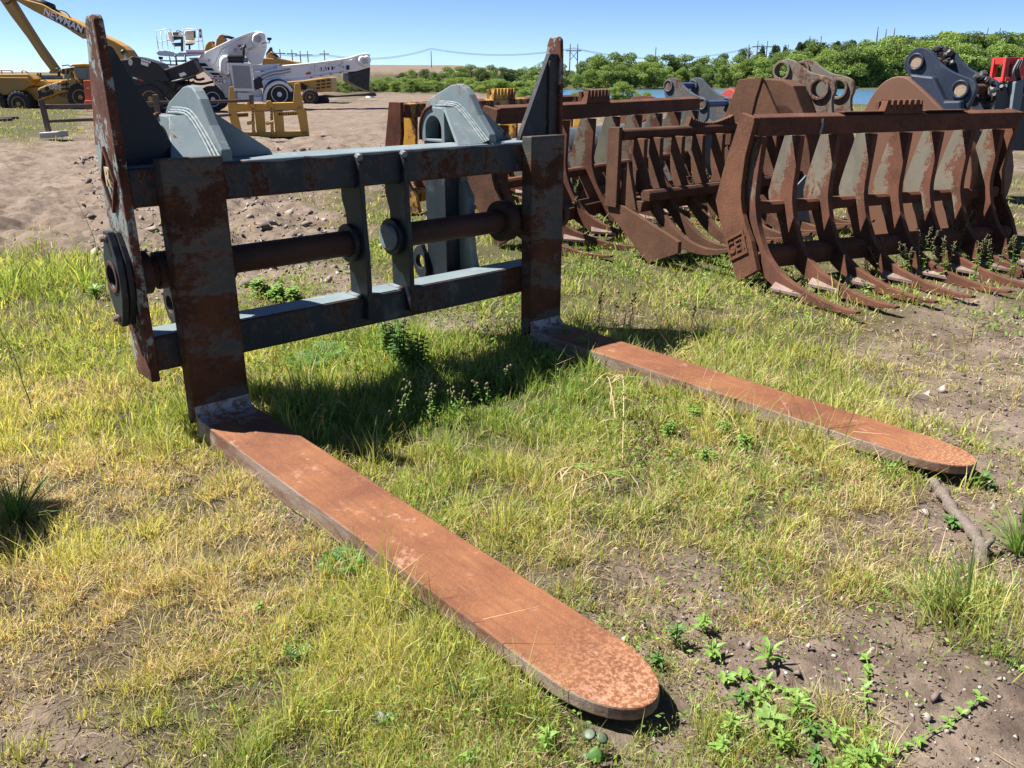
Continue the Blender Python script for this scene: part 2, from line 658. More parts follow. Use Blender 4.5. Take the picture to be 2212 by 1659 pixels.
M_soil = soil_material()

def build_ground():
    rs = [0.25]
    while rs[-1] < 16: rs.append(rs[-1] * 1.0095)
    while rs[-1] < 80: rs.append(rs[-1] * 1.02)
    while rs[-1] < 5500: rs.append(rs[-1] * 1.06)
    rs = np.array(rs)
    an = np.concatenate([np.linspace(-46, 46, 470), np.linspace(46, 314, 60)[1:-1]]) * PI / 180
    A, R = np.meshgrid(an, rs)
    X, Y = R * np.sin(A), R * np.cos(A)
    x, y = X.ravel(), Y.ravel()
    z = gz(x, y)
    front = (np.abs(A.ravel()) < 1.2)
    z = np.where(front, z, z * .3)
    co = np.stack([x, y, z], 1)
    nr, na = len(rs), len(an)
    i = np.arange(nr - 1)[:, None] * na
    j = np.arange(na)[None, :]
    j2 = (j + 1) % na
    q = np.stack([i + j, i + j2, i + na + j2, i + na + j], -1).reshape(-1, 4)
    me = bpy.data.meshes.new("ground")
    nv = len(co) + 1
    me.vertices.add(nv)
    me.vertices.foreach_set("co", np.concatenate([co, [[0, 0, float(gz(0., 0.))]]]).ravel())
    tri = np.stack([np.full(na, nv - 1), np.arange(na)[::1], (np.arange(na) + 1) % na], 1)[:, ::-1]
    nl = q.size + tri.size
    me.loops.add(nl)
    me.loops.foreach_set("vertex_index", np.concatenate([q[:, ::-1].ravel(), tri.ravel()]))
    me.polygons.add(len(q) + len(tri))
    me.polygons.foreach_set("loop_start", np.concatenate([np.arange(len(q)) * 4, q.size + np.arange(len(tri)) * 3]))
    me.update()
    a = me.color_attributes.new("cover", 'FLOAT_COLOR', 'POINT')
    c = np.ones((nv, 4))
    xx, yy = np.append(x, 0), np.append(y, 0)
    c[:, 0] = dens(xx, yy)
    c[:, 1] = green(xx, yy)
    hill = sstep(.8, 3, np.append(z, 0)) * sstep(150, 240, yy)
    c[:, 0] *= 1 - hill * .92
    c[:, 2] = 1
    a.data.foreach_set("color", c.ravel())
    me.polygons.foreach_set('use_smooth', [True] * len(me.polygons))
    me.validate()
    me.materials.append(M_soil)
    o = bpy.data.objects.new("ground", me)
    COL.objects.link(o)
    tag(o, "sandy brown yard soil with churned tracks and worn grass", kind='structure')
    return o
ground = build_ground()

def water_material():
    m, n, l, b = newmat("lake_water")
    tc = nd(n, "TexCoord")
    mp = nd(n, "Mapping")
    mp.inputs["Scale"].default_value = (.35, 1.2, 1)
    l.new(tc.outputs["Object"], mp.inputs[0])
    k = noise(n, l, mp.outputs[0], 2.2, 5, .6)
    l.new(mix(n, l, k, (.045, .115, .19), (.07, .15, .235)), b.inputs["Base Color"])
    b.inputs["Roughness"].default_value = .22
    bump(n, l, k, .35, .25, b)
    return m
lk = MB().add([(-8, 58, LAKE_Z), (190, 58, LAKE_Z), (190, 240, LAKE_Z), (-8, 240, LAKE_Z)], [(0, 1, 2, 3)]).obj("lake_water", water_material())
tag(lk, "calm blue lake beyond the yard", kind='structure')
# fork blade material: orange rust on top, with pale crust and, near the heel, a chalky deposit of its own
def blade_material():
    m, n, l, b = newmat("blade_rust")
    tc = nd(n, "TexCoord")
    co = objco(n, l)
    big = noise(n, l, co, 2.2, 6, .62)
    mid_ = noise(n, l, co, 60, 9, .78)
    fine = noise(n, l, co, 120, 5, .7)
    c = mix(n, l, ramp(n, l, big, [(.38, 0), (.62, 1)]), (.120, .043, .021), (.205, .084, .036))
    c = mix(n, l, ramp(n, l, mid_, [(.54, 0), (.68, .6)]), c, (.27, .115, .045))
    c = mix(n, l, ramp(n, l, mid_, [(.30, .8), (.44, 0)]), c, (.085, .034, .020))
    c = mix(n, l, ramp(n, l, fine, [(.62, 0), (.78, .55)]), c, (.34, .17, .085))
    pk = ramp(n, l, noise(n, l, co, 6.2, 9, .75), [(.585, 0), (.66, 1)])
    c = mix(n, l, math_(n, l, 'MULTIPLY', pk, .55), c, (.38, .23, .165))
    lg = ramp(n, l, noise(n, l, objco(n, l, (5, .35, 1)), 9, 6, .65), [(.40, .35), (.52, 0)])
    c = mix(n, l, lg, c, (.095, .038, .022))
    lg2 = ramp(n, l, noise(n, l, objco(n, l, (9, .5, 1)), 6, 7, .7), [(.60, 0), (.70, .5)])
    c = mix(n, l, lg2, c, (.30, .15, .075))
    # sides of the blade: older brown scale with grey remains
    ge = nd(n, "NewGeometry")
    sx = nd(n, "SeparateXYZ")
    l.new(ge.outputs["True Normal"], sx.inputs[0])
    side = ramp(n, l, sx.outputs[2], [(.55, 1), (.8, 0)])
    sc = mix(n, l, ramp(n, l, noise(n, l, objco(n, l, (1, .35, 1.5)), 7, 8, .7), [(.40, 0), (.60, 1)]), (.13, .06, .038), (.24, .19, .16))
    c = mix(n, l, side, c, sc)
    sp0 = nd(n, "SeparateXYZ")
    l.new(tc.outputs["Object"], sp0.inputs[0])
    tpr = nd(n, "MapRange")
    tpr.inputs[1].default_value, tpr.inputs[2].default_value = -2.45, -2.85
    l.new(sp0.outputs[1], tpr.inputs[0])
    tf_ = math_(n, l, 'MULTIPLY', tpr.outputs[0], ramp(n, l, noise(n, l, co, 75, 6, .7), [(.47, 0), (.58, .8)]))
    c = mix(n, l, math_(n, l, 'MULTIPLY', tf_, math_(n, l, 'SUBTRACT', 1.0, side)), c, (.36, .20, .115))
    # chalky deposit at the heel
    sp = nd(n, "SeparateXYZ")
    l.new(tc.outputs["Object"], sp.inputs[0])
    yy = math_(n, l, 'ADD', sp.outputs[1], math_(n, l, 'MULTIPLY', math_(n, l, 'SUBTRACT', noise(n, l, co, 9, 6, .75), .5), .55))
    dep = ramp(n, l, yy, [(.62, 0), (.80, 0), (.86, 1)])
    yr = nd(n, "MapRange")
    yr.inputs[1].default_value, yr.inputs[2].default_value = -.42, .02
    l.new(yy, yr.inputs[0])
    dep = ramp(n, l, yr.outputs[0], [(.45, 0), (.72, .5), (1, .8)])
    dn = ramp(n, l, noise(n, l, co, 24, 8, .75), [(.44, 0), (.54, 1)])
    c = mix(n, l, math_(n, l, 'MULTIPLY', dep, dn), c, (.42, .41, .40))
    l.new(c, b.inputs["Base Color"])
    b.inputs["Roughness"].default_value = .82
    b.inputs["Specular IOR Level"].default_value = .3
    bump(n, l, math_(n, l, 'ADD', math_(n, l, 'MULTIPLY', mid_, .7), math_(n, l, 'MULTIPLY', fine, .6)), .5, .006, b)
    return m

M_blade = blade_material()

# ================================================================== the fork carriage
fc = thing("fork_carriage", "big dark grey steel loader fork carriage with two tall side plates and open middle", "fork carriage", M=FM)
MB().box(-.122, 2.78, .098, .41, 1.172, 1.353).obj("top_bar", M_frame, fc, .012)
MB().box(-.122, 2.78, .098, .29, .351, .531).obj("bottom_bar", M_frame, fc, .012)
cap = MB()   # rounded lip in the sunlit paint colour that runs along the top bar's front edge
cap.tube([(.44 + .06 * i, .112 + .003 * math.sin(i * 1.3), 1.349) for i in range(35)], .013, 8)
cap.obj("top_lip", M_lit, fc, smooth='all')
MB().box(-.118, 2.777, .125, .40, 1.3535, 1.3575).obj("top_bar_sunlit_face", M_lit, fc)  # thin pale sheet, sunlight on the bar's top put into colour

MB().box(-.118, 2.777, .112, .282, .5315, .5355).obj("bottom_bar_sunlit_face", M_lit, fc)  # lower bar's top painted pale as the sun lights it

def side_plate(x0, x1, dy):
    prof = [(.055, .315), (.27, .315), (.30, .63), (.352, 1.13), (.352, 1.46), (.262, 1.76), (.222, 1.92), (.206, 1.985), (.185, 2.012),
            (.10, 2.016), (.078, 1.995), (.072, 1.9), (.062, 1.2), (.055, .6)]
    p = MB().ext([(y + dy, z) for y, z in prof], 'x', x0, x1).obj("side_plate", M_plate, fc, .010, seg=3)
    return p
side_plate(-.168, -.124, 0)
side_plate(2.843, 2.873, .14)

# gussets that brace the tall plates (each a triangular plate parallel to the bars)
MB().ext([(-.122, 1.355), (.195, 1.355), (.19, 1.385), (-.052, 1.885), (-.066, 1.893), (-.122, 1.893)], 'y', .235, .275).obj("gusset", M_clean, fc, .004)
MB().ext([(2.842, 1.355), (2.49, 1.355), (2.50, 1.385), (2.758, 1.895), (2.772, 1.904), (2.842, 1.904)], 'y', .235, .275).obj("gusset", M_clean, fc, .004)
MB().box(2.745, 2.785, .218, .2345, 1.36, 1.86).obj("weld_strip", M_clean, fc, .006)

def ear(x):
    """coupler ear: thick arched plate on x..x+.058, a hook boss and a sloped cover on its near side"""
    arch = [(.12, 1.354), (.12, 1.411), (.231, 1.529), (.32, 1.652), (.363, 1.69), (.397, 1.708), (.45, 1.716), (.512, 1.708), (.642, 1.66),
            (.735, 1.625), (.79, 1.58), (.815, 1.514), (.80, 1.36), (.74, 1.0), (.73, .55), (.70, .40), (.62, .335), (.40, .305), (.26, .30), (.292, .348),
            (.292, .50), (.325, .62), (.34, .75), (.342, 1.0), (.415, 1.10), (.415, 1.352)]
    e = MB().ext(arch, 'x', x, x + .058).obj("coupler_ear", M_lit, fc, .008)
    # hook boss with its open bore
    hb = [(.425, 1.354), (.425, 1.545), (.45, 1.567), (.56, 1.572), (.615, 1.555), (.66, 1.51), (.685, 1.44), (.68, 1.354)]
    hole = circ(.545, 1.43, .085, 18, 0, PI) + [(.46, 1.37), (.63, 1.37)]
    MB().ext(hb, 'x', x - .125, x - .002, holes=[hole]).obj("hook_boss", M_lit, e, .005)
    rim = MB()
    rim.ext(hb[3:] + [(.67, 1.36)], 'x', x - .131, x - .1255)
    rim = MB().tube([(x - .127, p[0], p[1]) for p in smooth_line([(.69, 1.36), (.69, 1.44), (.665, 1.51), (.615, 1.56), (.56, 1.575)], 2)], .012, 6)
    rim.obj("bore_lip", M_rake, e, smooth='all')
    MB().box(x - .02, x - .004, .462, .628, 1.358, 1.512).obj("bore_shade", M_shaft, e)  # dark plate standing in for the shade inside the bore
    # sloped cover from the bar's front edge up to the boss
    c = MB()
    a, b_, d, g = (x - .257, .118, 1.362), (x - .02, .118, 1.362), (x - .002, .425, 1.575), (x - .122, .425, 1.572)
    nrm = Vector((0, -.55, .83)) * .02
    vs = [Vector(v) for v in (a, b_, d, g)]
    c.add([v for v in vs] + [v - nrm for v in vs], [(0, 1, 2, 3), (7, 6, 5, 4), (0, 4, 5, 1), (1, 5, 6, 2), (2, 6, 7, 3), (3, 7, 4, 0)])
    c.obj("hook_cover", M_lit, e, .004)
    # three passes of weld bead
    for k in range(3):
        pts = [(x - .045 + .016 * k, .118 - .004 * k, 1.366 + .006 * k), (x - .03 + .014 * k, .24, 1.452 + .008 * k), (x - .026 + .012 * k, .40, 1.566 + .010 * k),
               (x - .045 + .012 * k, .455, 1.583 + .010 * k), (x - .055 + .012 * k, .60, 1.578 + .012 * k)]
        pts = smooth_line(pts, 3)
        n_ = len(pts)
        MB().tube(pts, [.0085 + .0012 * math.sin(i * 2.1 + k) for i in range(n_)], 7).obj("weld_bead", M_lit, e, smooth='all')
    # brace plate on the far side of the ear
    MB().ext([(x + .06, 1.356), (x + .39, 1.356), (x + .375, 1.385), (x + .06, 1.60)], 'y', .34, .40).obj("ear_brace", M_lit, e, .004)
    # box leg that ties hook and lower lug together behind the bars
    MB().box(x - .12, x - .003, .44, .66, .42, 1.353).obj("ear_leg", M_clean, e, .005)
    lug = MB().ext(smooth_poly([(.62, .40), (.74, .42), (.80, .53), (.76, .63), (.66, .66)], 1), 'x', x - .16, x - .121, holes=[circ(.70, .53, .05, 14)])
    lug.obj("lower_lug", M_clean, e, .004)
    return e
ear(.354)
ear(2.125)

def web_plate(x0):
    prof = [(.045, .40), (.262, .40), (.225, .532), (.225, 1.0), (.265, 1.10), (.265, 1.171), (.098, 1.171), (.098, 1.30), (.085, 1.338), (.055, 1.30), (.05, 1.0), (.035, .8), (.035, .6)]
    p = MB().ext(prof, 'x', x0, x0 + .032).obj("web_plate", M_clean, fc, .004)
    for k in range(2):
        MB().tube([(x0 - .006 - .012 * k, .105, .537 + .004 * (1 - k)), (x0 - .006 - .012 * k, .25, .537 + .004 * (1 - k))], .008, 6).obj("weld_bead", M_lit, p, smooth='all')
    MB().cyl((x0 + .016, .062, 1.335), (x0 + .016, .09, 1.345), .02, n=8).obj("weld_knob", M_lit, p, smooth=True)
    MB().ring((x0 - .03, .19, .845), (x0 - .001, .19, .845), .112, .078).obj("bushing", M_clean, p, .004, True)
    return p
wp1, wp2 = web_plate(1.108), web_plate(1.412)
MB().cyl((1.41, .19, .845), (1.352, .19, .845), .078, n=28).obj("shaft_end_cap", M_lit, wp2, .012, True)
MB().cyl((-.12, .19, .845), (1.09, .19, .845), .074, n=28).obj("shaft", M_shaft, fc, 0, True)
MB().cyl((1.445, .19, .845), (2.84, .19, .845), .074, n=28).obj("shaft", M_shaft, fc, 0, True)
MB().ring((-.122, .19, .845), (-.065, .19, .845), .108, .073).obj("collar", M_shaft, fc, .005, True)
MB().ring((2.785, .19, .845), (2.84, .19, .845), .108, .073).obj("collar", M_shaft, fc, .005, True)

# shaft keeper bolted to the outside of the near plate
kp = []
for z, y in ((.60, .165), (.67, .12), (.75, .085), (.845, .075), (.94, .085), (1.0, .12), (1.06, .165)):
    kp.append((y, z))
kp += [(.235, 1.06), (.26, 1.0), (.30, .94), (.31, .845), (.30, .75), (.26, .67), (.235, .60)]
kb = MB().ext(kp, 'x', -.196, -.170).obj("keeper_base", M_clean, fc, .004)
kp2 = [(.19 + (y - .19) * .86, .845 + (z - .845) * 1.02) for y, z in kp]
kk = MB().ext(kp2, 'x', -.232, -.200, holes=[circ(.19, .845, .058, 20)]).obj("keeper_plate", M_clean, fc, .004)
MB().ring((-.240, .19, .845), (-.233, .19, .845), .080, .058).obj("hub_ring", M_frame, kk, .003, True)
MB().cyl((-.199, .19, .845), (-.204, .19, .845), .057).obj("hub_recess", M_rake, kk)
for z in (.635, 1.03):
    bo = MB().cyl((-.232, .195, z), (-.242, .195, z), .02, n=14)
    bo.cyl((-.242, .195, z), (-.262, .195, z), .015, n=6)
    bo.obj("bolt", M_bright, kk, .002)
# raised diamond badge on the near plate
bd = MB()
ctr = (.20, 1.30)
dia = [(ctr[0], ctr[1] + .155), (ctr[0] + .095, ctr[1]), (ctr[0], ctr[1] - .155), (ctr[0] - .095, ctr[1])]
inn = [(ctr[0] + (p[0] - ctr[0]) * .84, ctr[1] + (p[1] - ctr[1]) * .84) for p in dia]
bdo = MB().ext(dia, 'x', -.183, -.1685, holes=[inn]).obj("badge", M_plate, fc, .002)
M_yel_letter = paint_mat("pale_letter_paint", (.34, .27, .15), .7, .25, (.2, .1, .05), .4, 20)
text_mesh("R", .12, M_yel_letter, "badge_letter", bdo, Matrix.Translation((-.174, ctr[0], ctr[1] + .01)) @ Matrix.Rotation(-PI / 2, 4, 'Z') @ Matrix.Rotation(PI / 2, 4, 'X'), .006, .004)

# ================================================================== the two forks
def make_fork(label):
    t = thing("fork", label, "loader fork", M=FM.copy(), group="loader forks hung on the carriage")
    W = .304
    s = MB()
    s.ext([(0.0, .088), (.096, .03), (.096, 1.395), (0.0, 1.399)], 'x', .0, W)
    s.obj("shank", M_shank, t, .008, seg=3)
    # blade: plan outline rounded at the tip, thinning towards the tip
    L = 2.90
    pts = [(.001, -.001)]
    r = W / 2
    ys = np.linspace(-.0, -(L - .26), 26)
    left = [(.001, y) for y in ys]
    arc = []
    for a in np.linspace(PI, 2 * PI, 17):
        arc.append((r + (r - .001) * math.cos(a), -(L - .26) + .26 * math.sin(a)))
    right = [(W - .001, y) for y in ys[::-1]]
    outline = left + arc[1:-1] + right
    def zt(y): return .100 + .030 * (y / L) * 1.0
    def zb(y):
        f = -y / L
        return -.028 + .052 * max(0, (f - .35) / .65) ** 1.1
    vs = [(x, y, zt(y)) for x, y in outline] + [(x, y, zb(y)) for x, y in outline]
    n = len(outline)
    nl = len(left)
    fs = [(i, i + 1, n + i + 1, n + i) for i in range(n - 1)] + [(n - 1, 0, n, 2 * n - 1)]
    # quads across the straight part, a fan in the tip
    for i in range(nl - 1):
        j = n - 1 - i
        fs.append((i, i + 1, j - 1, j))
        fs.append((n + j, n + j - 1, n + i + 1, n + i))
    tip = list(range(nl - 1, n - nl + 1))
    fs.append(tuple(tip))
    fs.append(tuple(n + i for i in reversed(tip)))
    MB().add(vs, fs).obj("blade", M_blade, t, .007, seg=2)
    # rounded heel fillet with crusty deposit
    h = MB()
    prof = [(-.001, .098)] + [(-.05 + .05 * math.sin(a), .15 - .05 * math.cos(a)) for a in np.linspace(0, PI / 2, 6)]
    h.ext([(.0, .095)] + [(-.055, .0995)] + [(-.055 + .0545 * math.sin(a), .1545 - .0545 * math.cos(a)) for a in np.linspace(.15, PI / 2, 6)], 'x', .004, W - .004)
    h.obj("heel_fillet", M_blade, t)
    # hanger tube welded to the back of the shank, riding on the shaft
    MB().ring((-.03, .19, .845), (W + .03, .19, .845), .094, .0745).obj("hanger_tube", M_shaft, t, .004, True)
    MB().ring((W + .032, .19, .845), (W + .055, .19, .845), .108, .0745).obj("hanger_ring", M_shaft, t, .004, True)
    return t
f1 = make_fork("rusty loader fork nearest the camera, hung beside the plate with the diamond badge")
f2 = copy_tree(f1)
f2['label'] = "rusty loader fork farther from the camera, next to the row of rakes"
f2.matrix_world = FM @ Matrix.Translation((2.381, 0, 0))
for c in kids(f2):
    if c.name.startswith("hanger_ring"):
        c.location = (-.38, 0, 0)
MB().ring((-.125, .19, .845), (-.036, .19, .845), .135, .076).obj("hanger_sleeve", M_shaft, f2, .006, True)
# ================================================================== root rakes and grapple forks on the right
def uv(yawdeg):
    t = math.radians(yawdeg)
    return Vector((math.cos(t), math.sin(t), 0)), Vector((math.sin(t), -math.cos(t), 0))

def toothed_block(name, x0, x1, y0, y1, z0, z1, n, mat, parent):
    p = [(x0 - .03, z0), (x0 + .01, z1)]
    wd = (x1 - x0) / n
    for i in range(n):
        a = x0 + wd * i
        p += [(a + wd * .04, z1), (a + wd * .62, z1), (a + wd * .80, z0 + (z1 - z0) * .28)]
    p += [(x1, z1), (x1 + .01, z1), (x1 + .03, z0)]
    m = MB().ext(p, 'y', y0, y1)
    m.box(x0 - .02, x1 + .02, y1, y1 + .05, z0, z0 + (z1 - z0) * .9)
    return m.obj(name, mat, parent, .004)

TINE_FRONT = [(0.0, 1.245), (0.0, 1.18), (-.012, .95), (-.02, .72), (.03, .56), (.075, .46), (.19, .285), (.33, .185), (.48, .115), (.8, .045), (1.08, .02), (1.30, .035)]
TINE_BACK = [(1.30, .015), (1.05, -.03), (.78, -.035), (.5, -.02), (.28, .04), (.10, .13), (-.05, .275), (-.16, .50), (-.26, .60), (-.345, .69), (-.31, .86), (-.25, 1.08), (-.2, 1.245)]

def root_rake(name, label, P, yaw, width, xs, bar, mats, end_plate, group=None, zt=0.0, blk=None, shoes=True, box=True, tube_bar=False, front=None, back=None):
    """P: where the near end plate meets the soil; X runs along the bar, -Y is the way the tines point"""
    t = thing(name, label, "rake", (P[0], P[1], zt + .03), math.radians(yaw), group)
    mb, mt = mats
    z0, z1, yb0, yb1 = bar       # bar section, in the tine's own forward axis
    if tube_bar:
        MB().cyl((.0, -(yb0 + yb1) / 2, (z0 + z1) / 2), (width, -(yb0 + yb1) / 2, (z0 + z1) / 2), (z1 - z0) / 2, n=20).obj("top_tube", mb, t, 0, True)
    else:
        MB().ext([(-yb1, z0), (-yb1 + .015, z1 - .005), (-yb0 - .10, z1 + .025), (-yb0 - .11, z0 + .02)], 'x', .052, width).obj("top_bar", mb, t, .010)
    tf = smooth_line(front or TINE_FRONT, 2)
    tb = smooth_line(back or TINE_BACK, 1)
    proto = None
    for i, x in enumerate(xs):
        if proto is None:
            proto = MB().ext([(-p[0], p[1]) for p in tf + tb], 'x', -.027, .027).obj("tine", mt, t, .004)
            o = proto
        else:
            o = proto.copy()
            COL.objects.link(o)
            o.parent = t
        o.location = (x, 0, 0)
        o.rotation_euler = (0, 0, random.uniform(-.006, .006))
        if shoes:
            w_ = MB().add([(0, .08, .0), (-.10, .36, .01), (0, .42, .03), (0, .08, .03), (-.10, .36, .035), (0, .42, .07)],
                          [(0, 2, 1), (3, 4, 5), (0, 1, 4, 3), (1, 2, 5, 4), (2, 0, 3, 5)]).obj("wear_plate", M_bright, o, .003)
            w_.location = (-.023, -.78, .0)
    # cross members between the tines
    MB().ext([(.10, .57), (.20, .57), (.22, .64), (.19, .675), (.12, .675), (.10, .65)], 'x', .05, width - .02).obj("cross_member", mt if not box else mb, t, .005)
    if box:
        MB().ext([(-.13, .13), (-.14, .27), (-.09, .30), (.06, .30), (.10, .2), (.08, .12)], 'x', .05, width - .02).obj("lower_beam", mb, t, .008)
    if blk:
        toothed_block("toothed_block", blk[0], blk[1], -yb1 + .02, -yb1 + .10, z1 + .002, z1 + blk[2], blk[3], blk[4] if len(blk) > 4 else mb, t)
    end_plate(t)
    return t

def plate_a(mat, emblem, font_txt, flip=1):
    def f(t):
        prof = [(-.224, 1.439), (-.045, 1.405), (-.04, 1.367), (-.114, 1.083), (-.129, .828), (-.115, .70), (-.078, .592), (.0, .47), (.079, .373), (.198, .133), (-.053, -.02), (-.314, .358), (-.40, .50), (-.478, .661), (-.40, .95)]
        p = MB().ext([(-a, b) for a, b in prof], 'x', .0, .05).obj("end_plate", mat, t, .006)
        c = (-.10, .30)
        ang = math.radians(emblem)
        def rot(u, v):
            return (-(c[0] + u * math.cos(ang) - v * math.sin(ang)), c[1] + u * math.sin(ang) + v * math.cos(ang))
        s = .13
        o_ = [rot(-s, -s * .8), rot(s, -s * .8), rot(s, s * .8), rot(-s, s * .8)]
        i_ = [rot(-s * .82, -s * .62), rot(s * .82, -s * .62), rot(s * .82, s * .62), rot(-s * .82, s * .62)]
        bdg = MB().ext(o_, 'x', -.014, -.0005, holes=[i_]).obj("badge", mat, p, .002)
        M_ = Matrix.Translation((-.006, -c[0], c[1])) @ Matrix.Rotation(-PI / 2, 4, 'Z') @ Matrix.Rotation(PI / 2, 4, 'X') @ Matrix.Rotation(ang, 4, 'Z')
        text_mesh(font_txt, .15, mat, "badge_letters", bdg, M_, .005, .002)
    return f

# the big front rake
P_A = G((1267.2 + .427 * 780, 46.1 + .427 * 1330))
xsA = [.10, .51, .925, 1.36, 1.795, 2.205, 2.62, 3.035]
rkA = root_rake("root_rake", "big dark rusty rake nearest the camera, grey paint left on its long curved tines",
                P_A, 23.6, 3.30, xsA, (1.25, 1.41, -.23, -.03), (M_rake, M_tine), plate_a(M_rake, 28, "GET"), "root rakes standing in a row", blk=(1.50, 1.93, .125, 6))
MB().ext([(-a, b) for a, b in [(-.224, 1.439), (-.045, 1.405), (-.114, 1.083), (-.129, .828), (-.078, .592), (.079, .373), (.198, .133), (-.053, -.02), (-.314, .358), (-.478, .661)]],
         'x', 3.302, 3.35).obj("end_plate", M_rake, rkA, .006)
MB().box(2.0, 2.55, .045, .135, 1.430, 1.442).obj("patch_plate", M_rake2, rkA, .003)
MB().box(1.0, 1.48, .045, .135, 1.430, 1.440).obj("patch_plate", M_rake, rkA, .003)
MB().ext([(.71, 1.255), (.745, 1.258), (.76, 1.33), (.75, 1.39), (.735, 1.385), (.725, 1.31)], 'y', .0265, .030).obj("paint_run", M_lit, rkA)

# the low rake with a plough-like shoe, between the big one and the fork
P_B = G((1404, 571))
def plate_b(t):
    p = MB().ext([(.597, .436), (.575, .50), (.465, .53), (.36, .50), (-.363, .25), (-.363, .138), (0, -.02)], 'x', -.03, .02).obj("shoe_plate", M_rake2, t, .006)
    MB().ext([(.60, 1.245), (.57, 1.26), (.44, 1.262), (.44, .48), (.60, .48)], 'x', -.06, -.01).obj("end_post", M_rake2, t, .008)
    MB().ext([(.38, .93), (.36, .93), (.22, .47), (.50, .47)], 'x', .0, .04).obj("spike_gusset", M_rake2, t, .005)
fB = [(-.3, 1.15), (-.30, 1.0), (-.285, .86), (-.25, .73), (-.17, .6), (.01, .44), (.15, .33), (.29, .245), (.45, .20), (.63, .19), (.87, .25)]
bB = [(.87, .22), (.63, .13), (.40, .12), (.20, .17), (.03, .28), (-.10, .40), (-.22, .50), (-.33, .60), (-.42, .74), (-.45, .95), (-.44, 1.15)]
rkB = root_rake("root_rake", "low brown rusty rake with round top tube and plough-shaped shoe, beside the big rake",
                P_B, 40, 2.75, [.18, .42, .76, 1.10, 1.44, 1.78, 2.12, 2.46, 2.70], (1.13, 1.245, -.56, -.40), (M_rake2, M_rake2), plate_b,
                "root rakes standing in a row", shoes=False, box=False, tube_bar=True, front=fB, back=bB)
MB().ext([(.16, .565), (.44, .575), (.40, .50), (.18, .46)], 'x', .02, 2.7).obj("cross_plate", M_rake2, rkB, .004)
sc_ = [(1.02, 1.235)] + [(1.06, 1.33)]
nT = 30
for i in range(nT + 1):
    u_ = i / nT
    sc_.append((1.10 + .62 * u_, 1.30 - .05 * math.sin(PI * u_) + (.012 if i % 2 else 0)))
sc_ += [(1.80, 1.33), (1.84, 1.235)]
MB().ext(sc_, 'y', .46, .52).obj("serrated_saddle", M_rake2, rkB, .001)

# the rake behind it
A_C = G((1076.6, 239.7), 1.42)
B_C = G((1514, 216.3), 1.42)
yawC = math.degrees(math.atan2(B_C.y - A_C.y, B_C.x - A_C.x))
uC, vC = uv(yawC)
lenC = min((B_C - A_C).length, 5.2)
P_C = A_C - vC * (-.03)
xsC = [.12 + (lenC - .25) * i / 8 for i in range(9)]
rkC = root_rake("root_rake", "dark rusty rake with grey-painted tines behind the tall right plate of the fork carriage", (P_C.x, P_C.y, 0), yawC, lenC, xsC,
                (1.25, 1.42, -.23, -.03), (M_rake, M_tine), plate_a(M_rake2, 45, "RK"), "root rakes standing in a row", blk=(lenC * .36, lenC * .36 + .50, .15, 6))
# the yellow one at the back
A_D = G((871, 230.5), 1.375)
B_D = G((1278, 209.7), 1.375)
yawD = math.degrees(math.atan2(B_D.y - A_D.y, B_D.x - A_D.x))
uD, vD = uv(yawD)
lenD = min((B_D - A_D).length, 6.0)
P_D = A_D + vD * .03
def plate_d(t):
    MB().ext([(.23, 1.40), (.04, 1.40), (.05, 1.0), (.12, .60), (-.15, .20), (-.19, .0), (.08, -.02), (.30, .30), (.36, .66)], 'x', -.04, .03).obj("end_plate", M_barY, t, .006)
rkD = root_rake("root_rake", "yellow rusty rake at the back of the row, toothed yellow block on its bar", (P_D.x, P_D.y, 0), yawD, lenD,
                [.25 + (lenD - .4) * i / 8 for i in range(9)], (1.20, 1.375, -.23, -.03), (M_barY, M_tineY), plate_d, "root rakes standing in a row",
                blk=(lenD * .40, lenD * .40 + .62, .16, 6, M_tineY))

# ================================================================== buckets behind the rakes
def pin_boss(parent, u0, u1, v, z, ro, ri, mat, pin=None):
    r = MB().ring((u0, -v, z), (u1, -v, z), ro, ri, 22).obj("pin_boss", mat, parent, .006, True)
    if pin:
        MB().cyl((u0 + (.012 if u1 > u0 else -.012), -v, z), (u1, -v, z), ri * .97, n=18).obj("pin_end", pin, r, 0, True)
    return r

def bucket(name, label, P, yaw, ear_px, holes_px, mats, ears, shell, thick=.06, pin=None, pin_bar=None, bosses=True):
    """ear_px: outline of the near ear in the survey picture, laid onto the plane of that ear; ears: offsets along the width"""
    u, v = uv(yaw)
    t = thing(name, label, "bucket", (P[0], P[1], 0), math.radians(yaw))
    m_ear, m_shell = mats
    def loc(q):
        d = PLN(q, Vector(P), u) - Vector((P[0], P[1], 0))
        return (d.dot(v), d.z)
    ear = smooth_poly([loc(q) for q in ear_px], 2)
    hs = [(loc(q), r) for q, r in holes_px]
    for off in ears:
        e = MB().ext([(-a, b) for a, b in ear], 'x', off, off + thick,
                     holes=[[(-a, b) for a, b in circ(h[0], h[1], r * .72, 18)] for h, r in hs] if bosses and not pin else ())
        e = e.obj("ear", m_ear, t, .006)
        for h, r in hs:
            pin_boss(e, off - .028, off - .001, h[0], h[1], r, r * .72, m_ear, pin)
            if not pin:
                pin_boss(e, off + thick + .001, off + thick + .028, h[0], h[1], r, r * .72, m_ear)
    if pin_bar and len(ears) > 1:
        for h, r in hs:
            MB().cyl((ears[0] + thick, -h[0], h[1]), (ears[1], -h[0], h[1]), r * .55, n=18).obj("cross_pin", pin_bar, t, 0, True)
    (w0, w1), prof = shell
    sh = MB().ext([(-a, b) for a, b in smooth_poly(prof, 2)], 'x', w0, w1).obj("bucket_shell", m_shell, t, .01, True)
    return t, loc, sh

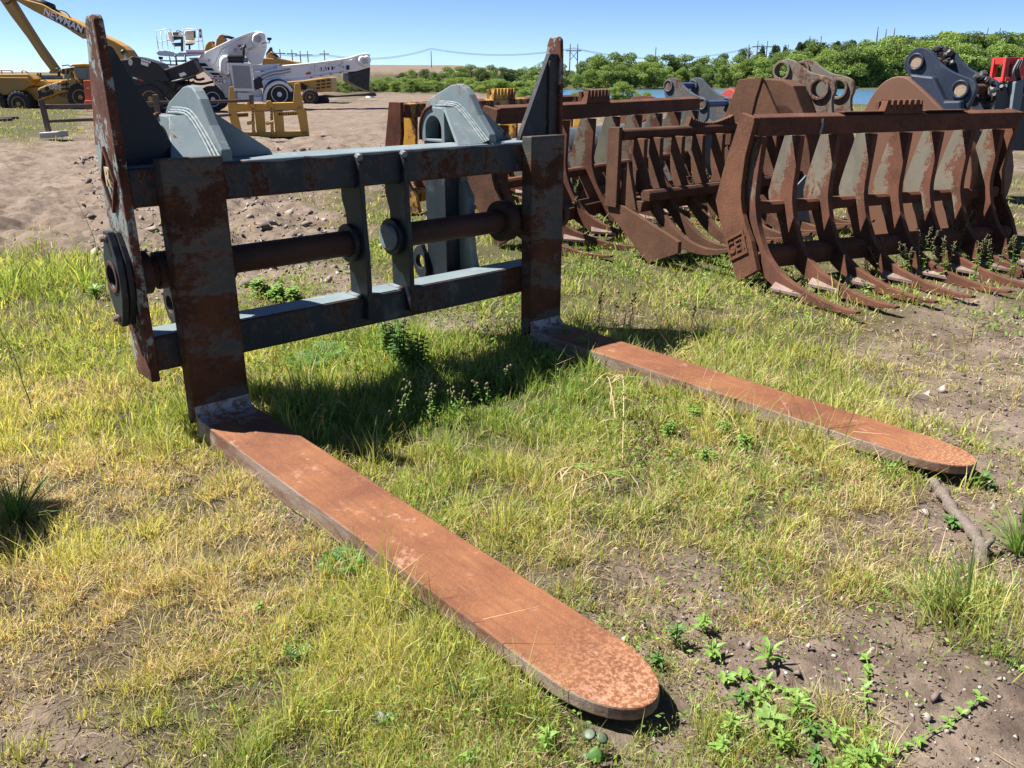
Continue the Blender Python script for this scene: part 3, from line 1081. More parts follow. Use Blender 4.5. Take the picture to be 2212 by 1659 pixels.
z3 = lambda x, y: (1555.2 + .2723 * x, 103.7 + .2723 * y)
r6 = lambda x, y: (1900.8 + .2083 * x, 57.6 + .2083 * y)
P_E = AT(z3(650, 400), 10.4)
ear1 = [z3(*q) for q in [(430, 235), (435, 160), (470, 105), (530, 84), (590, 100), (640, 145), (720, 200), (830, 222), (890, 245), (915, 300), (910, 350), (880, 410), (900, 600), (760, 600), (640, 420), (540, 300)]]
M_olive = chipped_mat("olive_worn_paint", (.10, .105, .09), (.15, .145, .12), dark=(.05, .022, .015), mid=(.10, .04, .026), amount=.5, scale=3, rough=.75, width=.08)
bkE, locE, shE = bucket("excavator_bucket", "brown rusty bucket with two tall pierced ears, standing behind the big rake", P_E, 42, ear1,
                        [(z3(493, 180), .115), (z3(790, 325), .125)], (M_olive, M_rake2), (0, .44),
                        ((-.30, .82), [(-1.05, .06), (-.95, .75), (-.60, 1.15), (-.25, 1.45), (.10, 1.45), (.42, .85), (.34, .25), (-.1, .02), (-.6, .0)]))
sd = [locE(z3(*q)) for q in [(160, 557), (282, 248), (462, 230), (600, 545), (600, 760), (160, 760)]]
MB().ext([(-a, b) for a, b in sd], 'x', -.36, -.31).obj("side_plate", M_rake2, bkE, .008)
MB().tube([(-.365, -p[0], p[1]) for p in (locE(z3(468, 235)), locE(z3(415, 400)), locE(z3(378, 550)))], .012, 6).obj("weld_seam", M_rake, bkE)
gs = [locE(z3(*q)) for q in [(425, 240), (600, 255), (690, 300), (780, 545), (400, 548)]]
MB().ext([(-a, b) for a, b in gs], 'x', -.30, -.02).obj("ear_box", M_rake2, bkE, .012)
P_F = AT(r6(600, 600), 9.2)
ear2 = [r6(*q) for q in [(250, 470), (252, 370), (300, 275), (370, 220), (450, 212), (520, 250), (580, 330), (640, 400), (740, 465), (850, 510), (940, 540), (990, 590), (1002, 650), (960, 740), (900, 870), (880, 960), (560, 960), (440, 690), (380, 520)]]
M_navy = chipped_mat("navy_paint", (.018, .026, .045), (.032, .042, .066), dark=(.10, .045, .028), mid=(.22, .15, .10), light=(.42, .36, .26), amount=.22, scale=3.2, rough=.4, width=.03, pale=(.06, .07, .085))
M_mudpin = rust_mat("muddy_pin", (.16, .10, .07), (.28, .21, .15), (.40, .33, .25), 9, .8, .5)
M_shell = paint_mat("smooth_brown_rust", (.115, .050, .027), .75, .18, (.09, .04, .025), .5, 1.2)
bkF, locF, shF = bucket("excavator_bucket", "dark navy bucket with muddy pins and smooth brown curved back, behind the big rake", P_F, 38, ear2,
                        [(r6(380, 365), .088), (r6(838, 650), .092)], (M_navy, M_shell), (0, .50),
                        ((-.16, .80), [(-.70, .10), (-.80, .7), (-.74, 1.30), (-.58, 1.68), (-.33, 1.80), (-.08, 1.64), (.25, 1.38), (.62, .95), (.55, .3), (.1, .05), (-.5, .02)]), pin=M_mudpin, pin_bar=M_rake)
MB().ext([(-a, b) for a, b in [locF(r6(*q)) for q in [(345, 490), (600, 520), (720, 770), (890, 765), (890, 870), (530, 880), (440, 690)]]], 'x', -.10, -.002).obj("ear_box", M_navy, bkF, .02)
mud = MB()
for h in ((380, 365), (838, 650)):
    c = locF(r6(*h))
    for k in range(26):
        a = random.uniform(0, 2 * PI)
        d = random.uniform(.09, .2)
        p = Vector((.495 - random.uniform(0, .02), -(c[0] + d * math.cos(a)), c[1] + d * math.sin(a) * .8))
        mud.cyl(p, p + Vector((-.03, random.uniform(-.02, .02), random.uniform(-.02, .02))), random.uniform(.02, .06), .02, n=6)
tag(mud.obj("dried_mud", M_black, bkF, 0, True), kind="stuff")

# small dark bucket farther off with blue pin
q2 = lambda x, y: (1209.6 + .1823 * x, 149.8 + .1823 * y)
P_S = AT(q2(1500, 400), 14.0)
ear3 = [q2(*q) for q in [(1228, 280), (1230, 170), (1265, 110), (1330, 92), (1390, 110), (1430, 170), (1500, 240), (1600, 310), (1690, 330), (1740, 370), (1750, 440), (1745, 600), (1680, 640), (1400, 640), (1280, 420)]]
M_blue = paint_mat("blue_pin_paint", (.05, .075, .16), .35, .3)
M_gun = chipped_mat("gun_metal_paint", (.045, .055, .065), (.075, .09, .10), amount=.30, scale=3, pale=(.15, .14, .11), rough=.55)
bkS, locS, shS = bucket("excavator_bucket", "small dark steel bucket with a blue pin, by the lake end of the rakes", P_S, 40, ear3,
                        [(q2(1290, 195), .095), (q2(1690, 410), .09)], (M_gun, M_gun), (0, .62),
                        ((-.25, .9), [(-.95, .1), (-1.0, .6), (-.7, 1.0), (-.3, 1.15), (.2, 1.05), (.35, .5), (.1, .1), (-.5, .0)]), pin=M_olive, pin_bar=M_blue)
# brown trenching plate in front of it
pt = [locS(q2(*q)) for q in [(1080, 375), (1130, 305), (1340, 298), (1430, 345), (1250, 640), (860, 780)]]
u, v = uv(40)
tp = thing("trench_plate", "flat brown rusted plate with rounded corners leaning by the small dark bucket", "steel plate", (P_S[0] - .25, P_S[1] - .5, 0), math.radians(40))
MB().ext([(-a, b) for a, b in smooth_poly(pt, 1)] , 'x', -.3, -.25).obj("plate", M_rake, tp, .006)
# red quick coupler
P_R = AT(q2(2000, 400), 15.0)
u, v = uv(35)
rc = thing("quick_coupler", "red painted coupler casting with a round lug, beside the small dark bucket", "coupler", (P_R[0], P_R[1], 0), math.radians(35))
M_red = paint_mat("red_paint", (.36, .055, .045), .5, .2, (.15, .05, .035), .4, 4)
def locR(q):
    d = PLN(q, Vector(P_R), u) - Vector((P_R[0], P_R[1], 0))
    return (-d.dot(v), d.z)
MB().ext(smooth_poly([locR(q2(*q)) for q in [(1760, 400), (1930, 270), (1990, 225), (2050, 235), (2100, 320), (2180, 450), (2200, 560), (2100, 720), (1900, 800), (1760, 700)]], 1), 'x', 0, .09).obj("side_plate", M_red, rc, .01)
MB().ext(smooth_poly([locR(q2(*q)) for q in [(1720, 300), (1790, 228), (1840, 240), (1900, 330), (2000, 480), (1800, 700)]], 1), 'x', .45, .54).obj("side_plate", M_red, rc, .01)
c = locR(q2(2000, 520))
MB().ring((-.05, c[0], c[1]), (-.001, c[0], c[1]), .19, .06).obj("lug_ring", M_red, rc, .006, True)
MB().box(.09, .45, c[1] * 0 + c[0] - .2, c[0] + .2, .0, c[1] - .1).obj("base_box", M_red, rc, .02)
# black drum bucket seen between the tines
P_Y = AT((1290, 330), 12.6)
dr = thing("ditch_bucket", "black rounded ditching bucket lying behind the yellow rake's tines", "bucket", (P_Y[0], P_Y[1], 0), math.radians(52))
MB().lathe([(.30, -1.3), (.46, -1.29), (.46, -.5), (.475, -.49), (.475, -.42), (.46, -.41), (.46, .35), (.475, .36), (.475, .43), (.46, .44), (.46, 1.3), (.30, 1.31)], (0, 0, .62), (1, 0, 0), 36).obj("drum_shell", M_gun, dr, 0, True)
MB().box(-1.3, 1.3, -.35, .35, .0, .3).obj("cutting_base", M_gun, dr, .02)
# pale steel wing plates seen through the big rake
u, v = uv(23.6)
for (qq, Y, lab) in (([(1046, 850), (1110, 780), (1135, 790), (1110, 880), (1150, 1140), (1075, 1145), (1060, 1000)], 9.3, "blue-grey cutting wing of sheet steel, left one behind the big rake"),
                     ([(1412, 790), (1480, 760), (1480, 800), (1440, 890), (1400, 885)], 9.6, "blue-grey cutting wing of sheet steel, smaller one behind the big rake")):
    pts = [AT((1267.2 + .427 * a, 46.1 + .427 * b), Y) for a, b in qq]
    cx_ = sum(p.x for p in pts) / len(pts)
    tw = thing("cutting_wing", lab, "steel plate", (cx_, Y, 0))
    z_low = min(p.z for p in pts)
    MB().ext([(p.x - cx_, p.z if p.z > z_low + .05 else 0.0) for p in pts], 'y', 0, .03).obj("plate", M_lit, tw, .004)

# red and grey hydraulic machine at the right edge
M_red2 = paint_mat("bright_red_paint", (.50, .035, .03), .4, .15, (.2, .06, .05), .3, 5)
hm = thing("hydraulic_breaker", "bright red hydraulic head on a grey steel mount beyond the navy bucket", "hydraulic attachment", (0, 0, 0))
Ph = AT(r6(1400, 700), 12.5)
hm.location = (Ph.x, Ph.y, 0)
def locH(q):
    p = AT(q, 12.5)
    return (p.x - Ph.x, p.z)
for dy in (0, .30):
    MB().ext([locH(r6(*q)) for q in [(1310, 320), (1350, 318), (1345, 400), (1320, 560), (1268, 570)]], 'y', dy, dy + .06).obj("side_frame", M_red2, hm, .005)
    MB().ext([locH(r6(*q)) for q in [(1480, 318), (1540, 318), (1540, 560), (1440, 540)]], 'y', dy, dy + .06).obj("side_frame", M_red2, hm, .005)
MB().ext([locH(r6(*q)) for q in [(1310, 318), (1560, 315), (1560, 385), (1312, 392)]], 'y', .05, .30).obj("top_plate", M_red2, hm, .005)
MB().ext([locH(r6(*q)) for q in [(1300, 528), (1560, 520), (1560, 560), (1290, 570)]], 'y', -.02, .33).obj("bottom_plate", M_red2, hm, .005)
a_, b_ = locH(r6(1400, 380)), locH(r6(1365, 545))
MB().cyl((a_[0], .15, a_[1]), (b_[0], .12, b_[1]), .05, n=12).obj("cylinder", M_black, hm, 0, True)
for k in range(3):
    a_, m_, b_ = locH(r6(1430 + 20 * k, 345)), locH(r6(1330 + 30 * k, 470)), locH(r6(1400 + 25 * k, 560))
    MB().tube(smooth_line([(a_[0], -.03, a_[1]), (m_[0], -.10, m_[1]), (b_[0], -.03, b_[1])], 3), .014, 6).obj("hose", M_black if k else M_lit, hm, 0, 'all')
MB().ext([locH(r6(*q)) for q in [(1365, 575), (1460, 540), (1420, 840), (1400, 900), (1320, 900)]], 'y', -.1, .1).obj("grey_mount", M_lit, hm, .006)
MB().ext([locH(r6(*q)) for q in [(1240, 560), (1300, 580), (1390, 860), (1390, 1300), (1160, 1300), (1180, 800)]], 'y', .0, .7).obj("grey_base", M_gun, hm, .02)
MB().ext([locH(r6(*q)) for q in [(1400, 640), (1600, 600), (1640, 900), (1640, 1300), (1400, 1300)]], 'y', .2, .9).obj("grey_base", M_gun, hm, .02)
c0 = locH(r6(1490, 640))
MB().ring((c0[0], -.02, c0[1]), (c0[0], .2, c0[1]), .11, .06).obj("lug_ring", M_lit, hm, .004, True)
# ================================================================== machines and yard things farther off
class Side:
    """a thing drawn in side view on its own upright plane; x runs along the plane, y away from the viewer"""
    def __init__(s, name, label, cat, q0, yaw, Y=None, group=None):
        P = G(q0) if Y is None else AT(q0, Y)
        s.P = Vector((P.x, P.y, float(gz(P.x, P.y)) if Y is None else 0))
        s.u = Vector((math.cos(math.radians(yaw)), math.sin(math.radians(yaw)), 0))
        s.n = Vector((-s.u.y, s.u.x, 0))
        s.t = thing(name, label, cat, s.P, math.radians(yaw), group)
        s.P0 = Vector((s.P.x, s.P.y, 0))

    def l(s, q, y=0.0):
        d = PLN(q, s.P0 + s.n * y, s.n) - s.P
        return (d.dot(s.u), d.z)

    def ext(s, pts, y0, y1, name, mat, parent=None, bevel=.015, smooth=0, mp=None, ground=False):
        p = [s.l(mp(*q) if mp else q, y0) for q in pts]
        if smooth:
            p = smooth_poly(p, smooth)
        return MB().ext(p, 'y', y0, y1).obj(name, mat, parent or s.t, bevel)

    def tube(s, pts, y, r, name, mat, parent=None, mp=None, n=8, sm=0):
        p = []
        for k, q in enumerate(pts):
            yy = y[k] if isinstance(y, (list, tuple)) else y
            a = s.l(mp(*q) if mp else q, yy)
            p.append((a[0], yy, a[1]))
        if sm:
            p = smooth_line(p, sm)
        return MB().tube(p, r, n).obj(name, mat, parent or s.t, 0, 'all')

    def wheel(s, c, rpx, y0, wd, mt, mr, mp=None, lugs=0, parent=None, ground=True, rim=.55):
        a = s.l(mp(*c) if mp else c, y0)
        b = s.l((mp(*c) if mp else c)[:1] + ((mp(*c) if mp else c)[1] - rpx,), y0)
        r = abs(b[1] - a[1])
        cz = a[1]
        if ground:
            r = max(r, cz - .02)
        o = (a[0], y0, cz)
        ty = MB().lathe([(r * rim, 0.03 * wd), (r * .80, 0), (r * .95, .06 * wd), (r, .2 * wd), (r, .8 * wd), (r * .95, .94 * wd), (r * .8, wd), (r * rim, .97 * wd)], o, (0, 1, 0), 32)
        for k in range(lugs):
            th = 2 * PI * k / lugs
            d, e = Vector((math.cos(th), 0, math.sin(th))), Vector((-math.sin(th), 0, math.cos(th)))
            for sgn, ya in ((1, 0.02), (-1, .5)):
                p0 = Vector(o) + d * (r * .985) + Vector((0, ya * wd, 0)) + e * (.04 * r if sgn < 0 else 0)
                p1 = p0 + Vector((0, .46 * wd, 0)) + e * (.12 * r)
                ty.tube([p0, p1], .035 * r, 4)
        w_ = ty.obj("tyre", mt, parent or s.t, 0, True)
        MB().lathe([(.01, -.01 * wd), (r * .16, -.01 * wd), (r * .18, .06 * wd), (r * .34, .10 * wd), (r * .38, .16 * wd), (r * .46, .12 * wd), (r * .52, .0), (r * (rim + .01), .0), (r * (rim + .01), .9 * wd), (.01, .9 * wd)], o, (0, 1, 0), 28).obj("rim", mr, w_, 0, True)
        return w_

r7 = lambda x, y: (.1458 * x, .1458 * y)
r8 = lambda x, y: (322.6 + .2291 * x, 46.1 + .2291 * y)
r1 = lambda x, y: (.375 * x, .375 * y)
M_cat = paint_mat("tan_yellow_paint", (.42, .235, .042), .45, .12, (.30, .20, .10), .35, .8)
M_cat2 = paint_mat("dusty_yellow_paint", (.36, .20, .045), .6, .15, (.28, .20, .12), .55, .8)
M_tyre = paint_mat("dusty_tyre", (.022, .023, .027), .85, .3, (.09, .075, .06), .4, 3)
M_rimY = paint_mat("yellow_rim", (.40, .24, .06), .55, .2, (.12, .08, .05), .4, 4)
M_rimW = paint_mat("white_rim", (.72, .73, .74), .5, .06, (.4, .36, .3), .3, 4)
M_wht = paint_mat("white_machine_paint", (.76, .77, .78), .4, .04, (.55, .52, .48), .25, 1.2)
M_blk = paint_mat("black_machine_paint", (.012, .012, .013), .5, .35, (.05, .045, .04), .35, 2)
M_glass = paint_mat("tinted_glass", (.035, .06, .075), .08, .2, spec=.9)
M_org = paint_mat("orange_plastic", (.60, .12, .04), .5, .15)
M_redr = paint_mat("reflector_red", (.45, .03, .03), .4, .1)
M_navyP = paint_mat("navy_sign", (.015, .022, .06), .5, .1)
M_grille = None

def grille_mat():
    m, n, l, b = newmat("wire_grille")
    tc = nd(n, "TexCoord")
    br = nd(n, "TexBrick")
    br.inputs["Scale"].default_value = 22
    br.inputs["Color1"].default_value = (.16, .17, .18, 1)
    br.inputs["Color2"].default_value = (.20, .21, .22, 1)
    br.inputs["Mortar"].default_value = (.45, .46, .47, 1)
    br.inputs["Mortar Size"].default_value = .03
    mp = nd(n, "Mapping")
    mp.inputs["Rotation"].default_value = (PI / 2, 0, 0)
    l.new(tc.outputs["Object"], mp.inputs[0])
    l.new(mp.outputs[0], br.inputs["Vector"])
    l.new(br.outputs[0], b.inputs["Base Color"])
    b.inputs["Roughness"].default_value = .5
    return m
M_grille = grille_mat()

# ---------- hauler at the far left
h1 = Side("dump_truck", "yellow dump truck at the far left edge, rear bed towards the viewer", "dump truck", (39, 254), -6, Y=46)
h1.P.z = 0
h1.ext([(-420, 1095), (420, 1092), (520, 1180), (440, 1200), (470, 1260), (410, 1290), (330, 1345), (-50, 1440), (-420, 1420)], 0, 3.0, "dump_bed", M_cat2, mp=r7, bevel=.05)
h1.ext([(-420, 1140), (410, 1150), (430, 1200), (380, 1180), (-420, 1170)], -.08, .02, "bed_rim", M_cat, mp=r7)
h1.ext([(330, 1300), (560, 1290), (560, 1485), (360, 1485), (330, 1380)], .3, 2.6, "chassis_box", M_cat, mp=r7, bevel=.03)
for bx in ((350, 1310, 450, 1350), (470, 1320, 550, 1350), (360, 1375, 460, 1405), (480, 1375, 560, 1400)):
    h1.ext([(bx[0], bx[1]), (bx[2], bx[1]), (bx[2], bx[3]), (bx[0], bx[3])], .26, .299, "louvre", M_cat2, mp=r7, bevel=.004)
h1.ext([(470, 1190), (640, 1180), (700, 1215), (715, 1255), (640, 1275), (480, 1290)], .4, 2.5, "engine_hood", M_cat, mp=r7, bevel=.06)
h1.ext([(480, 1112), (600, 1108), (640, 1130), (660, 1190), (500, 1180)], .6, 2.3, "cab", M_glass, mp=r7, bevel=.04)
for x_ in (-10, 30, 185):
    h1.tube([(x_, 1092), (x_ - 10, 1040)], .1, .03, "rail_post", M_cat2, mp=r7)
h1.tube([(-60, 1040), (20, 1042), (100, 1040), (180, 1052), (190, 1092)], .1, .03, "hand_rail", M_cat2, mp=r7)
h1.tube([(330, 1092), (325, 1050), (360, 1042), (410, 1075), (420, 1095)], .1, .035, "rail_loop", M_cat, mp=r7)
for x_ in (556, 596):
    h1.tube([(x_ + 8, 1120), (x_, 1078)], .5, .05, "mirror_arm", M_blk, mp=r7)
h1.wheel((270, 1540), 29, -.2, .8, M_tyre, M_rimY, r7, 20)
h1.wheel((-90, 1545), 28, -.2, .8, M_tyre, M_rimY, r7, 20)

# ---------- hauler front unit in the middle left
h2 = Side("dump_truck", "yellow dump truck front unit with cab and angled bonnet behind the tall left plate", "dump truck", (178, 250), 8, Y=45.5)
hood = h2.ext([(548, 1330), (580, 1300), (700, 1255), (900, 1200), (1090, 1165), (1180, 1175), (1180, 1260), (1140, 1300), (1130, 1340), (870, 1390), (760, 1440), (610, 1485), (600, 1440), (560, 1440)], 0, 2.6, "bonnet", M_cat, mp=r7, bevel=.06)
h2.ext([(610, 1490), (760, 1440), (870, 1390), (1130, 1345), (1130, 1400), (1100, 1540), (900, 1555), (640, 1545)], .15, 2.4, "front_chassis", M_cat2, mp=r7, bevel=.05)
h2.ext([(550, 1335), (610, 1330), (612, 1450), (575, 1455)], -.03, 2.63, "grille_face", M_blk, mp=r7)
for a_ in ((905, 1240, 1015, 1275), (905, 1310, 1015, 1335)):
    h2.ext([(a_[0], a_[1]), (a_[2], a_[1] - 15), (a_[2], a_[3] - 12), (a_[0], a_[3])], -.02, .05, "vent", M_blk, hood, mp=r7, bevel=.004)
for c_ in ((690, 1310), (640, 1400), (760, 1370), (700, 1390)):
    h2.ext([(c_[0] + 32 * math.cos(k), c_[1] + 36 * math.sin(k)) for k in np.linspace(0, 2 * PI, 13)[:-1]], -.06, .05, "headlight", M_blk, hood, mp=r7, bevel=.01)
for x_ in (985, 860, 1135):
    h2.tube([(x_, 1340), (x_, 1190)], -.03, .018, "bonnet_seam", M_blk, hood, mp=r7)
cab = h2.ext([(1090, 990), (1290, 985), (1420, 985), (1420, 1190), (1180, 1185), (1100, 1165)], .25, 2.3, "cab", M_cat, mp=r7, bevel=.05)
h2.ext([(1120, 1000), (1280, 1000), (1290, 1180), (1190, 1175), (1130, 1150)], .215, .248, "side_window", M_glass, cab, mp=r7, bevel=.01)
h2.ext([(1300, 1000), (1400, 1000), (1400, 1180), (1305, 1180)], .215, .248, "side_window", M_glass, cab, mp=r7, bevel=.01)
h2.ext([(960, 1010), (1080, 995), (1085, 1165), (945, 1175)], 1.0, 2.2, "windscreen", M_glass, cab, mp=r7, bevel=.02)
h2.ext([(1000, 985), (1070, 950), (1240, 940), (1430, 950), (1440, 990), (1100, 990)], .1, 2.5, "cab_roof", M_cat, cab, mp=r7, bevel=.05)
h2.ext([(870, 1035), (990, 1005), (1000, 1030), (890, 1055)], .5, 2.0, "sun_visor", M_cat2, cab, mp=r7, bevel=.02)
for x_, y_ in ((868, 1100), (1000, 1060), (935, 1060)):
    h2.ext([(x_ - 18, y_ - 45), (x_ + 18, y_ - 45), (x_ + 18, y_ + 40), (x_ - 18, y_ + 40)], .0, .12, "mirror", M_blk, cab, mp=r7, bevel=.02)
h2.tube([(920, 975), (1000, 962), (1060, 985)], .2, .03, "mirror_arm", M_blk, cab, mp=r7)
h2.tube([(820, 1015), (890, 1022)], .2, .03, "mirror_arm", M_blk, cab, mp=r7)
h2.ext([(1080, 1300), (1180, 1270), (1330, 1275), (1330, 1320), (1180, 1320), (1120, 1380), (1100, 1540), (1080, 1540)], -.12, .5, "mudguard", M_blk, mp=r7, bevel=.03)
h2.wheel((1190, 1440), 30, -.15, .8, M_tyre, M_rimY, r7, 20)
h2.ext([(1280, 1180), (1600, 1180), (1600, 1480), (1250, 1480)], .4, 2.3, "rear_frame", M_cat2, mp=r7, bevel=.05)
lt = h2.l(r7(800, 1287), -.01)
text_mesh("B30E", .36, M_wht, "number", hood, Matrix.Translation((lt[0], -.012, lt[1])) @ Matrix.Rotation(math.radians(8), 4, 'Y') @ Matrix.Rotation(PI / 2, 4, 'X'), .006, .006)
lt = h2.l(r7(925, 1418), .14)
text_mesh("421", .22, M_blk, "number", hood, Matrix.Translation((lt[0], .138, lt[1])) @ Matrix.Rotation(math.radians(3), 4, 'Y') @ Matrix.Rotation(PI / 2, 4, 'X'), .006, .004)
# orange board
ob = Side("barrier_board", "orange plastic board with white marks, standing by the front wheel of the yellow dump truck", "barrier", r7(1300, 1600), 5, Y=43)
bo = ob.ext([(1232, 1190), (1400, 1185), (1400, 1490), (1265, 1490)], 0, .12, "board", M_org, mp=r7, bevel=.02)
ob.ext([(1250, 1490), (1420, 1490), (1430, 1610), (1240, 1610)], -.1, .2, "board_foot", M_org, mp=r7, bevel=.02)
ob.ext([(1285, 1300), (1320, 1298), (1320, 1310), (1288, 1312)], -.012, -.001, "white_mark", M_wht, bo, mp=r7, bevel=0)

# ---------- long reach excavator boom
ex = Side("long_reach_excavator", "tan long-reach excavator whose two booms rise out of the top left corner", "excavator", (262, 246), -4, Y=56)
ex.P.z = 0
boom = ex.ext([(-600, -520), (-560, -560), (300, -30), (620, 60), (890, 215), (1100, 305), (1240, 385), (1500, 520), (1680, 600), (1820, 680), (1890, 740), (1960, 840), (1900, 1000), (1760, 1000), (1700, 800), (1640, 700), (1490, 640), (1240, 560), (1040, 455), (900, 370), (500, 165), (200, -10), (-620, -480)], 0, .9, "main_boom", M_cat, mp=r7, bevel=.05)
ex.ext([(-600, -540), (-560, -560), (110, -60), (160, 0), (300, 230), (560, 640), (830, 1020), (920, 1170), (860, 1200), (800, 1160), (730, 1030), (600, 860), (400, 560), (150, 230), (0, 10), (-60, -60)], .15, .75, "dipper_arm", M_cat, mp=r7, bevel=.05)
ex.ext([(720, 1060), (770, 1040), (870, 1060), (930, 1170), (880, 1210), (800, 1210)], .05, .85, "bucket_link", M_cat2, mp=r7, bevel=.03)
ex.ext([(780, 1130), (930, 1150), (960, 1320), (820, 1330)], .1, .8, "bucket", M_rake2, mp=r7, bevel=.03)
sg = ex.ext([(755, 225), (800, 195), (1240, 420), (1240, 500), (1180, 490), (770, 275)], -.03, -.002, "name_board", M_navyP, boom, mp=r7, bevel=0)
for k in range(3):
    ex.ext([(665 + 38 * k, 205 + 22 * k), (725 + 38 * k, 160 + 22 * k), (752 + 38 * k, 173 + 22 * k), (700 + 38 * k, 222 + 22 * k)], -.03, -.002, "red_stripe", M_redr, boom, mp=r7, bevel=0)
ex.ext([(1500, 575), (1540, 565), (1555, 595), (1510, 612)], -.03, -.002, "red_stripe", M_redr, boom, mp=r7, bevel=0)
la, lb = ex.l(r7(900, 290)), ex.l(r7(1255, 462))
mid_, ang = ((la[0] + lb[0]) / 2, (la[1] + lb[1]) / 2), math.atan2(lb[1] - la[1], lb[0] - la[0])
text_mesh("NEWMAN TRA", .56, M_wht, "name_letters", sg, Matrix.Translation((mid_[0], -.035, mid_[1])) @ Matrix.Rotation(-ang, 4, 'Y') @ Matrix.Rotation(PI / 2, 4, 'X'), .006, .012)
ex.ext([(868, 262), (885, 245), (920, 262), (908, 290), (880, 285)], -.045, -.031, "emblem", M_wht, sg, mp=r7, bevel=0)
ex.tube([(470, -30), (620, 60), (790, 130)], .45, .28, "boom_cylinder", M_blk, mp=r7, n=12)
ex.tube([(790, 130), (880, 200)], .45, .12, "cylinder_rod", M_black, mp=r7, n=10)
ex.tube([(830, 150), (930, 155), (1000, 200), (1040, 260), (1100, 310)], .4, .035, "hose", M_blk, mp=r7, sm=2)
ex.tube([(150, -10), (160, 30), (80, 60)], .1, .035, "hose", M_blk, mp=r7, sm=2)
ex.ext([(1040, 450), (1250, 560), (1230, 575), (1060, 470)], .1, .8, "boom_ledge", M_cat2, boom, mp=r7, bevel=.02)
ex.tube([(1830, 770), (1880, 900), (1860, 1000)], -.2, .08, "cylinder_rod", M_white, mp=r7)
ex.tube([(1810, 750), (1840, 790)], -.22, .16, "pin", M_blk, mp=r7, n=12)
ex.ext([(1500, 950), (2000, 950), (2200, 1150), (2200, 1450), (1500, 1450)], .2, 3.0, "upper_body", M_blk, mp=r7, bevel=.08)
ex.ext([(1450, 1450), (2300, 1450), (2350, 1540), (2300, 1640), (1450, 1640), (1400, 1540)], .0, .8, "track", M_tyre, mp=r7, bevel=.1)

# ---------- black hopper machine between left plate and white machine
bm = Side("asphalt_hopper", "black hopper trailer with tilted box, between the tall left plate and the white machine", "hopper machine", (400, 246), 12, Y=41.5)
bm.P.z = 0
q1 = lambda x, y: r1(x, y)
hop = bm.ext([(690, 345), (735, 340), (762, 322), (800, 330), (870, 350), (910, 365), (940, 400), (985, 470), (1010, 480), (1000, 560), (900, 552), (800, 500), (760, 480), (705, 400)], 0, 2.4, "hopper_box", M_blk, mp=q1, bevel=.05)
bm.ext([(935, 405), (1040, 370), (1110, 340), (1150, 410), (1080, 445), (1020, 470), (960, 460)], .3, 2.0, "conveyor_hood", M_blk, mp=q1, bevel=.04)
bm.ext([(790, 500), (900, 555), (1060, 545), (1060, 500), (1000, 470), (880, 470)], .2, 2.2, "underframe", M_blk, mp=q1, bevel=.04)
bm.ext([(812, 352), (856, 366), (853, 384), (812, 370)], -.02, -.002, "label_plate", M_wht, hop, mp=q1, bevel=0)
bm.ext([(812, 338), (868, 355), (868, 365), (812, 348)], -.02, -.002, "label_plate", M_wht, hop, mp=q1, bevel=0)
bm.ext([(765, 442), (788, 449), (788, 458), (765, 451)], -.02, -.002, "reflector", M_wht, hop, mp=q1, bevel=0)
bm.ext([(789, 449), (826, 462), (822, 470), (789, 458)], -.02, -.002, "reflector", M_redr, hop, mp=q1, bevel=0)
bm.ext([(752 + 12 * math.cos(k), 360 + 18 * math.sin(k)) for k in np.linspace(0, 2 * PI, 13)[:-1]], -.05, -.002, "work_lamp", M_white, hop, mp=q1, bevel=.01)
for c_, r_ in (((985, 545), 9), ((905, 490), 11)):
    bm.wheel(c_, r_, -.05, .25, M_blk, M_blk, q1, ground=False)
bm.ext([(840, 545), (890, 560), (870, 590), (830, 590)], .1, .6, "yellow_axle", M_cat, mp=q1)
bm.wheel((865, 568), 11, -.15, .5, M_tyre, M_rimY, q1)
bm.wheel((940, 590), 9, .0, .5, M_tyre, M_rimW, q1)
bm.wheel((800, 570), 12, .0, .5, M_tyre, M_rimY, q1)
for a_, b_ in (((960, 480), (1130, 440)), ((1000, 530), (1120, 470)), ((940, 470), (1010, 540))):
    bm.tube([a_, b_], -.05, .06, "hose", M_blk, mp=q1)
bm.ext([(1030, 425), (1060, 415), (1075, 430), (1040, 445)], -.03, 0, "label_plate", M_wht, mp=q1, bevel=0)
bm.ext([(960, 570), (1010, 572), (1000, 600), (965, 600)], .1, .9, "white_bracket", M_wht, mp=q1)

# ---------- white material transfer machine
wm = Side("material_transfer_vehicle", "white road-building transfer vehicle with operator deck and long conveyor boom", "paving machine", (458, 240), 24)
wm.P.z = 0
W8 = dict(mp=r8)
body = wm.ext([(610, 560), (780, 600), (1060, 640), (1080, 735), (1070, 760), (830, 740), (700, 720), (690, 640)], .4, 2.5, "chassis", M_wht, bevel=.03, **W8)
frm = wm.ext([(370, 345), (480, 340), (720, 495), (775, 500), (775, 600), (650, 598)], .1, .3, "ladder_frame", M_wht, bevel=.012, **W8)
for qd in ([(415, 352), (455, 352), (470, 376), (432, 376)], [(455, 395), (525, 395), (560, 425), (490, 425)], [(505, 440), (590, 443), (615, 465), (545, 465)], [(565, 485), (650, 487), (680, 508), (600, 508)]):
    wm.ext(qd, .08, .099, "opening_shade", M_dark, frm, bevel=0, **W8)  # dark sheet on the frame, paints the shade of an opening
incl = wm.ext([(525, 300), (780, 175), (990, 95), (1030, 90), (1060, 120), (1090, 150), (1110, 215), (900, 305), (700, 460), (620, 430), (480, 340)], .5, 2.2, "incline_conveyor", M_wht, bevel=.04, **W8)
wm.ext([(525, 295), (780, 170), (985, 92), (1000, 108), (790, 188), (535, 312)], .44, .499, "conveyor_flange", M_wht, incl, bevel=.01, **W8)
